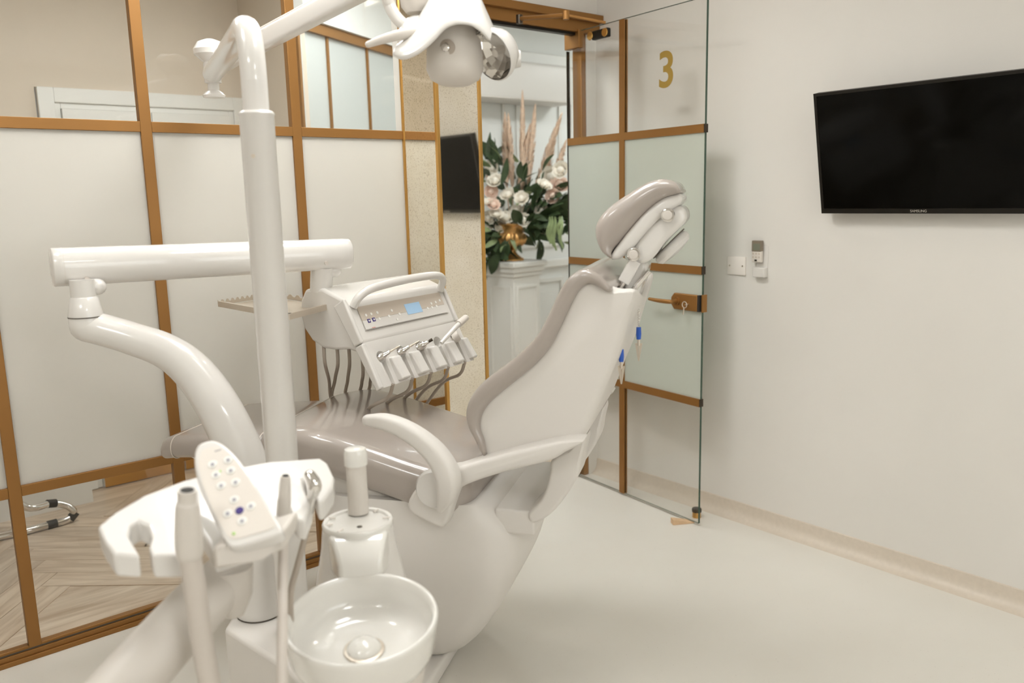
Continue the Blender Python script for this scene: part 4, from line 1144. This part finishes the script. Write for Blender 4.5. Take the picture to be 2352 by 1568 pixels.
# lower instrument block with five cradles
low = PR([sp[4], sp[5], sp[6], sp[7], sp[8]], wd*(CWD+.004))
cr_px = [(886, 838), (927, 815), (965, 797), (1004, 786), (1048, 780)]
cr_s = [fpx(u, v)[0] for u, v in cr_px]
gap = (cr_s[-1]-cr_s[0])/4
t0 = tm+.056
blk = finish('holder_block', low, 'plastic', con)
cutter = bmesh.new()
for i in range(5):
    lathe(cutter, [(.018, -.028), (.0195, .02)], F3(cr_s[0]+gap*i, t0, 0), axis=(fn*.85+wd*.35-ft*.25), seg=24)
    c0_ = F3(cr_s[0]+gap*i, t0, 0)
    prism(cutter, [c0_-wd*.011+fn*.03, c0_+wd*.011+fn*.03, c0_+wd*.009-fn*.013, c0_-wd*.009-fn*.013], ft*.12)
cme = bpy.data.meshes.new('cut'); bmesh.ops.recalc_face_normals(cutter, faces=cutter.faces); cutter.transform(root_mat(ar).inverted()); cutter.to_mesh(cme); cutter.free()
cob = bpy.data.objects.new('cut', cme); COL.objects.link(cob); cob.matrix_world = root_mat(ar)
bo = blk.modifiers.new('cut', 'BOOLEAN'); bo.object = cob; bo.operation = 'DIFFERENCE'; bo.solver = 'EXACT'; bo.use_self = True
bpy.context.view_layer.update()
dg = bpy.context.evaluated_depsgraph_get()
nm_ = bpy.data.meshes.new_from_object(blk.evaluated_get(dg))
blk.modifiers.clear(); blk.data = nm_; bpy.data.objects.remove(cob)
bv = blk.modifiers.new('bevel', 'BEVEL'); bv.width = .003; bv.segments = 2; bv.limit_method = 'ANGLE'; bv.angle_limit = math.radians(40)
finish('block_rim', PR([F3(-.012, tm+.003, -.03), F3(-.012, tm+.003, .005), F3(-.012, FH, .005), F3(-.012, FH+.002, -.016)], wd*.02), 'plastic', con, bevel=.005)
for i in range(5):
    s0 = cr_s[0]+gap*i
    w0, w1 = s0+gap*.24, s0+gap*(.80 if i < 4 else .62)
    bm = bmesh.new()
    ring_skin(bm, [[F3(w0+.004, t0+.006, -.006), F3(w1-.002, t0+.006, -.006), F3(w1-.002, FH-.006, -.006), F3(w0+.004, FH-.006, -.006)],
                   [F3(w0+.006, t0+.012, .012), F3(w1-.004, t0+.012, .012), F3(w1-.004, FH-.006, .022), F3(w0+.006, FH-.006, .022)]])
    finish('cradle', bm, 'plastic', con, bevel=.006)
# tray: steel frame with notched rim
tc_px = [(500, 693), (664, 722), (776, 694), (622, 674)]
zt_ = at(664, 720, 2.42).z
tp = [onz(u, v, zt_) for u, v in tc_px]
trn = thing('instrument_tray', 'steel instrument tray frame with notched rims beside the console', 'tray', (sum(p.x for p in tp)/4, sum(p.y for p in tp)/4, zt_-.02))
for i in range(4):
    a, b_ = tp[i], tp[(i+1) % 4]; d = (b_-a); ln = d.length; d.normalize(); inn = Vector((-d.y, d.x, 0))
    cen = sum(tp, Vector())/4
    if inn.dot(cen-a) < 0: inn = -inn
    if i in (0, 1):
        finish('rim', PR([a+Vector((0, 0, -.016)), b_+Vector((0, 0, -.016)), b_, a], inn*.003), 'steel', trn)
        finish('rim_lip', PR([a, b_, b_+inn*.012, a+inn*.012], Vector((0, 0, .002))), 'steel', trn)
    else:
        n = 11 if i == 3 else 9
        pts = [a+Vector((0, 0, -.012)), b_+Vector((0, 0, -.012))]
        up_ = []
        for k in range(n):
            ta, tb, tc_, td = (k+.0)/n, (k+.25)/n, (k+.5)/n, (k+.75)/n
            up_ += [a+d*ln*ta+UPZ*.006, a+d*ln*tb+UPZ*.006, a+d*ln*tc_-UPZ*.002, a+d*ln*td-UPZ*.002]
        up_.append(b_+UPZ*.006)
        finish('notched_rim', PR(pts+up_[::-1], inn*.002), 'steel', trn)
cen = sum(tp, Vector())/4
pl_ = [cen+(p-cen)*.93-UPZ*.014 for p in tp]
finish('tray_bed', PR(pl_, UPZ*.0015), 'steel', trn)
a, b_ = tp[3]+(tp[2]-tp[3])*.5, side_pt(760, 700)
finish('tray_bar', T([tp[2]-UPZ*.008, tp[2]-UPZ*.008+nf*-.0+wd*.02], .006, smooth=0, seg=8), 'steel', trn)

# handpieces in the cradles with their hoses
hose_low = .815
labels = ['first handpiece from the left, slim steel bur pointing up from the cradle', 'second handpiece from the left, long steel bur in the cradle', 'third handpiece in the middle cradle, short black tipped motor', 'white three-way syringe lying over the fourth cradle', 'last handpiece beside the syringe, clear round scaler head']
rear = [side_pt(744, 800), side_pt(772, 803), side_pt(800, 803), side_pt(822, 806), side_pt(822, 806)]
for i in range(5):
    s0 = cr_s[0]+gap*i
    o = F3(s0, t0, .000)
    t = thing('handpiece', labels[i], 'handpiece', o, group='handpieces on the console')
    dirv = (fn*.72+wd*.55-ft*.12).normalized()
    if i < 3:
        hb = bmesh.new()
        k = [(0, -.012), (.0105, -.012), (.0115, .0), (.0095, .012), (.0075, .016), (.0065, .026), (.004, .03), (0, .03)] if i < 2 else [(0, -.012), (.013, -.012), (.0135, .006), (.012, .016), (.007, .022), (.0065, .032), (0, .032)]
        lathe(hb, k, o, axis=dirv, seg=20, cap=False)
        finish('head', hb, 'chrome', t)
        finish('bur', L([(0, .028), (.0028, .028), (.0034, .04), (.002, .046), (.0032, .052), (.0016, .066), (.0, .068)] if i < 2 else [(0, .03), (.005, .03), (.0055, .046), (.0, .047)], o, axis=dirv, seg=12, cap=False), 'steel' if i < 2 else 'dark_metal', t)
    elif i == 3:
        finish('barrel', T([F3(s0-.01, t0+.01, .018), F3(s0+.06, t0-.025, .05), F3(s0+.085, t0-.034, .056)], [.007, .0085, .008], seg=14, smooth=3), 'plastic', t)
        finish('head', T([F3(s0+.075, t0-.032, .054), F3(s0+.115, t0-.045, .062)], [.013, .012], smooth=0, seg=16, round_end=True), 'plastic_warm', t)
    else:
        finish('head', L([(0, -.008), (.018, -.008), (.02, .004), (.016, .016), (0, .018)], o, axis=dirv, seg=20, cap=False), 'plastic_warm', t)
        finish('collar', L([(.0, -.02), (.012, -.02), (.012, -.008), (0, -.008)], o, axis=dirv, seg=16, cap=False), 'chrome', t)
    # hose: from the console's underside down over the seat and up to the cradle
    ru, rv = ((744, 798), (774, 800), (801, 800), (832, 822), (832, 822))[i]
    r0 = at(ru, rv, 2.66+.02*i) if i < 4 else at(850, 830, 2.78)
    au = (764, 766, 797, 830, 850)[i]; eu = (856, 886, 922, 960, 1002)[i]
    end = F3(s0+.010, FH-.004, -.010)
    A_ = at(au, 925, 2.98); B_ = at((au+eu)/2, 985, 3.05); E_ = Vector((end.x, end.y, .785))-nf*.11
    finish('hose', T([r0+UPZ*.02, r0-UPZ*.05, r0*.45+A_*.55, A_, B_, E_, end*.5+E_*.5+nf*.03, end], .0058, seg=10, smooth=6), 'hose', t)

# ================================================================== OPERATING LAMP
lm = thing('operating_light', 'white dental operating light with two reflectors on a spring arm', 'operating light', HEND-UPZ*.1)
jb = HEND
finish('joint_body', L([(0, -.075), (.034, -.075), (.036, -.068), (.03, -.06), (.018, -.052), (.018, -.03), (.026, -.028), (.027, .03), (.024, .036), (.03, .04), (.052, .060), (.054, .075), (.04, .098), (.015, .108), (0, .109)], jb, seg=32, cap=False), 'plastic', lm)
arm0 = at(455, 152, 2.86); arm1 = at(600, 92, 2.62); arm2_ = at(900, -62, 2.25)
s0 = HEND+UPZ*.02
d_ = (arm2_-s0)
secA = rrect(.023, .028, .011, 4)
bm = bmesh.new(); x_, y_, z_ = frame_from(d_)
ring_skin(bm, [[s0+d_*t+x_*(b_*k)+y_*(a*k) for a, b_ in secA] for t, k in ((0, .8), (.03, 1), (.97, 1.05), (1, .85))])
sarm = finish('spring_arm', bm, 'plastic', lm, sharp=50)
bm = bmesh.new()
ring_skin(bm, [[s0+d_*t+x_*(.0285+b_*.3)+y_*(a*.55) for a, b_ in secA] for t in (.03, .97)])
finish('arm_cover', bm, 'plastic_warm', sarm, sharp=50)
e0 = s0+d_
finish('arm_knuckle', T([e0+Vector((-.03, .03, 0)), e0+Vector((.05, -.05, -.0))], .036, smooth=0, seg=24, round_end=True, round_start=True), 'plastic', lm)
LD = 2.1
def lp(u, v, d=LD): return at(u, v, d)
finish('drop_tube', T([e0, lp(888, -20), lp(896, 15), lp(918, 48), lp(955, 72), lp(985, 80)], [.017, .016, .0155, .0155, .0155, .014], seg=18, smooth=6), 'plastic', lm)
finish('swivel_housing', L([(0, -.045), (.03, -.045), (.042, -.03), (.046, .0), (.04, .05), (0, .05)], lp(958, -12, 2.12), axis=(0, 0, 1), seg=28, cap=False), 'plastic_warm', lm)
# arched hood: curved sheet rising from an arched front edge
hd_ = [((904, 130), (914, 106), 2.04, 2.08), ((926, 138), (938, 82), 2.01, 2.08), ((962, 124), (964, 38), 1.99, 2.09), ((998, 94), (990, -8), 1.975, 2.10), ((1022, 68), (1022, -42), 1.965, 2.11), ((1052, 57), (1060, -52), 1.96, 2.11), ((1084, 60), (1094, -18), 1.965, 2.11), ((1108, 76), (1116, 28), 1.975, 2.09), ((1126, 96), (1132, 66), 1.99, 2.07)]
lo_ = catmull([at(*a, d) for a, b_, d, e in hd_], 4); hi_ = catmull([at(*b_, e) for a, b_, d, e in hd_], 4)
bm = bmesh.new(); grid = []
fwd = Vector((_f.x, _f.y, 0)).normalized()
for a, b_ in zip(lo_, hi_):
    row = []
    for k in range(7):
        t = k/6
        p = a+(b_-a)*t - fwd*(.022*math.sin(PI*t))
        row.append(bm.verts.new(p))
    row.append(bm.verts.new(b_+fwd*.09-UPZ*.005))
    grid.append(row)
for a, b_ in zip(grid, grid[1:]):
    for k in range(7): bm.faces.new((a[k], a[k+1], b_[k+1], b_[k]))
hoodo = finish('hood', bm, 'plastic', lm, sharp=80)
so = hoodo.modifiers.new('solid', 'SOLIDIFY'); so.thickness = .011; so.offset = 0
sb = hoodo.modifiers.new('sub', 'SUBSURF'); sb.levels = 1; sb.render_levels = 1
finish('hood_arm', T([at(1112, 70, 2.06), at(1148, 92, 2.08), at(1178, 122, 2.08)], [.018, .02, .016], seg=16, smooth=4, round_end=True), 'plastic', lm)
# central housing
hbz = lp(1044, 118, 2.08)
bm = bmesh.new()
pr_ = [(0, -.082), (.04, -.08), (.062, -.068), (.072, -.045), (.070, .0), (.064, .05), (.055, .09), (0, .092)]
lathe(bm, pr_, hbz, axis=(.05, .05, 1), seg=36, cap=False)
hous = finish('housing', bm, 'plastic_warm', lm, sharp=70)
vd = (EYEP-hbz); vd.z = 0; vd.normalize(); vr = Vector((vd.y, -vd.x, 0))
if vr.dot(RT) < 0: vr = -vr
sk = lp(1024, 112, 2.0)
ks = hbz+(sk-hbz).normalized()*.0
sx_ = onplane(1026, 110, hbz+vd*.066, vd)
sd = (vd*.9-vr*.42).normalized()
finish('sensor_plate', L([(0, -.01), (.020, -.01), (.021, .0), (.018, .002), (0, .002)], sx_, axis=sd, seg=24, cap=False), 'hose', hous)
finish('sensor_knob', L([(0, .002), (.010, .002), (.0105, .008), (.008, .011), (0, .0115)], sx_, axis=sd, seg=20, cap=False), 'chrome', hous)
# reflectors: faceted dishes either side
def dish(c, axis, r, name):
    bm = bmesh.new()
    lathe(bm, [(r, 0), (r*1.06, -.004), (r*1.04, -.016), (r*.85, -.045), (r*.4, -.062), (0, -.064)], c, axis=axis, seg=40, cap=False)
    o = finish(name, bm, 'plastic', lm, sharp=60)
    bm = bmesh.new()
    lathe(bm, [(r*.985, -.001), (r*.8, -.026), (r*.55, -.042), (r*.28, -.05), (0, -.053)], c, axis=axis, seg=14, cap=False)
    finish('mirror_facets', bm, 'chrome', o, smooth=False)
    finish('bulb_holder', L([(0, -.052), (.012, -.05), (.010, -.015), (0, -.012)], c, axis=axis, seg=16, cap=False), 'plastic_warm', o)
    return o
dr_ = lp(1128, 128, 2.05)
dish(dr_, (-vr*.62+vd*.55-UPZ*.42), .062, 'reflector')
dl_ = lp(968, 96, 2.12)
dish(dl_, (vr*.45+vd*.1-UPZ*.88), .055, 'reflector')
finish('side_grip', L([(0, 0), (.022, 0), (.024, .012), (.02, .026), (0, .028)], lp(1172, 135, 2.1), axis=vr, seg=24, cap=False), 'plastic', lm)
# handle bar
finish('grip_handle', T([lp(846, 102, 2.03), lp(880, 90, 2.03), lp(925, 79, 2.03), lp(970, 74, 2.04), lp(1004, 76, 2.05)], [.008, .011, .0135, .015, .011], seg=16, smooth=5, round_start=True, round_end=True), 'plastic_warm', lm)

# ================================================================== ASSISTANT HOLDER
HL_, HR_, HF_ = at(225, 1210, 1.44), at(765, 1090, 1.74), at(480, 1290, 1.44)
hn = (HR_-HL_).cross(HF_-HL_).normalized()
if hn.z < 0: hn = -hn
def hp3(u, v, o=0.): return onplane(u, v, HL_+hn*o, hn)
top_px = [(224, 1208), (262, 1176), (330, 1136), (420, 1102), (520, 1076), (620, 1058), (735, 1050), (752, 1062), (768, 1096), (764, 1118), (742, 1150), (730, 1152), (722, 1132), (716, 1112), (704, 1096), (694, 1100), (700, 1124), (714, 1158), (700, 1196), (680, 1192), (668, 1172), (662, 1148), (652, 1140), (642, 1148), (640, 1176), (654, 1206), (620, 1226), (560, 1248), (490, 1268), (478, 1240), (462, 1216), (444, 1196), (420, 1196), (408, 1210), (410, 1236), (424, 1276), (350, 1276), (342, 1254), (348, 1232), (342, 1206), (318, 1194), (300, 1206), (296, 1230), (312, 1258), (322, 1276), (262, 1272), (240, 1240)]
hol = thing('assistant_holder', 'white assistant instrument holder with egg shaped keypad on a jointed arm', 'dental holder', (HL_.x*.5+HR_.x*.5, HL_.y*.5+HR_.y*.5, HL_.z-.1))
hb_ = finish('holder_body', PR([hp3(u, v) for u, v in top_px], -UPZ*.042), 'plastic', hol, bevel=.006)
# keypad
kc = hp3(550, 1150, .02)
K0, K1 = at(490, 1012, 1.555), at(590, 1245, 1.42)
kx = RT.copy()
kn_ = (K1-K0).cross(RT).normalized()
if kn_.dot(EYEP-K0) < 0: kn_ = -kn_
def kp(u, v, o=0.): return onplane(u, v, K0+kn_*o, kn_)
kp_px = [(486, 1010), (510, 1018), (540, 1045), (570, 1084), (600, 1130), (628, 1178), (648, 1214), (640, 1228), (590, 1244), (540, 1256), (518, 1244), (492, 1196), (466, 1140), (450, 1092), (445, 1050), (455, 1020)]
kpts = [p for p in catmull([kp(u, v) for u, v in kp_px], 3, True)]
key = finish('keypad', PR(kpts, -kn_*.03), 'plastic', hol, bevel=.007)
cen = sum(kpts, Vector())/len(kpts)
finish('keypad_membrane', PR([cen+(p-cen)*.86+kn_*.0002 for p in kpts], kn_*.001), 'panel_light', key)
def kdot(u, v, r, m, nm='button', lift=.0013):
    return finish(nm, L([(0, 0), (r, 0), (r*.9, .0014), (0, .0016)], kp(u, v, lift), axis=kn_, seg=20, cap=False), m, key)
for u, v in ((488, 1066), (524, 1056), (496, 1090), (530, 1080), (508, 1115), (541, 1107), (538, 1147), (523, 1179), (576, 1162), (556, 1196)):
    b_ = kdot(u, v, .0088, 'icon'); kdot(u, v, .0034, 'icon_grey', 'icon_print', .0029)
kdot(550, 1172, .0075, 'purple')
kdot(506, 1082, .0022, 'green_led', 'indicator'); kdot(537, 1225, .003, 'green_led', 'indicator')
a = kp(493, 1036, .0014); b_ = kp(508, 1032, .0014)
finish('printed_mark', T([a, b_], .0008, smooth=0, seg=6), 'icon_grey', key)
# block below the keypad
bk = [at(487, 1256, 1.425), at(540, 1250, 1.42), at(658, 1212, 1.46), at(655, 1262, 1.465), at(600, 1284, 1.44), at(490, 1312, 1.43)]
finish('keypad_block', PR(bk, fwd*.085), 'plastic_warm', hol, bevel=.008)
# arm
finish('holder_knuckle', L([(0, -.10), (.018, -.10), (.036, -.06), (.042, 0), (0, 0)], (at(530, 1300, 1.60)), axis=(0, 0, 1), seg=28, cap=False), 'plastic_warm', hol)
finish('support_arm', T([at(530, 1306, 1.62), at(478, 1366, 1.58), at(400, 1450, 1.52), at(280, 1582, 1.43), at(150, 1724, 1.34)], [.040, .052, .055, .055, .055], seg=24, smooth=5), 'plastic_warm', hol)
# suction handpieces
def suction(name, label, pts, rad, hose_pts, hr, m='plastic_warm', cap=None):
    t = thing(name, label, 'suction tube', pts[-1], group='suction tubes in the assistant holder')
    h = finish('handpiece', T(pts, rad, seg=22, smooth=4), m, t)
    a, b_ = pts[0], pts[1]
    d = (a-b_).normalized()
    finish('opening_shade', L([(0, 0), (rad[0]*.72, 0), (rad[0]*.72, .0014), (0, .0012)], a+d*.0005, axis=d, seg=20, cap=False), 'rubber', h)  # dark disc painted for the shade inside the tube mouth
    finish('hose', T(hose_pts, hr, seg=16, smooth=6), 'hose_pale', t)
    return t
def up1(u, v): return at(u, v, 1.41-.000150*(1282-v))
suction('suction_tube', 'thick suction tube standing left of the keypad', [up1(430, 1126), up1(430, 1150), up1(430, 1158), up1(431, 1185), up1(433, 1240), up1(436, 1272), up1(437, 1282)], [.0155, .0160, .0190, .0210, .0230, .0220, .018], [up1(437, 1280), up1(446, 1340), up1(458, 1430), up1(476, 1540), up1(500, 1640)], .0185)
def up2(u, v): return at(u, v, 1.60-.000150*(1215-v))
suction('suction_tube', 'slim suction tube standing right of the keypad', [up2(656, 1093), up2(655, 1110), up2(653, 1150), up2(651, 1190), up2(651, 1215)], [.0085, .0105, .0125, .0125, .009], [up2(651, 1212), at(650, 1300, 1.58), at(649, 1400, 1.50), at(648, 1500, 1.44), at(648, 1640, 1.40)], .0095)
sy = thing('air_water_syringe', 'chrome air water syringe in the right end of the assistant holder', 'syringe', at(712, 1150, 1.66), group='suction tubes in the assistant holder')
finish('body', T([at(712, 1092, 1.64), at(722, 1116, 1.64), at(716, 1150, 1.66), at(706, 1210, 1.67)], [.012, .015, .009, .007], seg=16, smooth=4, round_start=True), 'chrome', sy)
finish('hose', T([at(706, 1208, 1.67), at(696, 1250, 1.67), at(680, 1310, 1.66), at(668, 1360, 1.62), at(668, 1430, 1.64), at(672, 1480, 1.7)], .0062, seg=12, smooth=6), 'hose', sy)
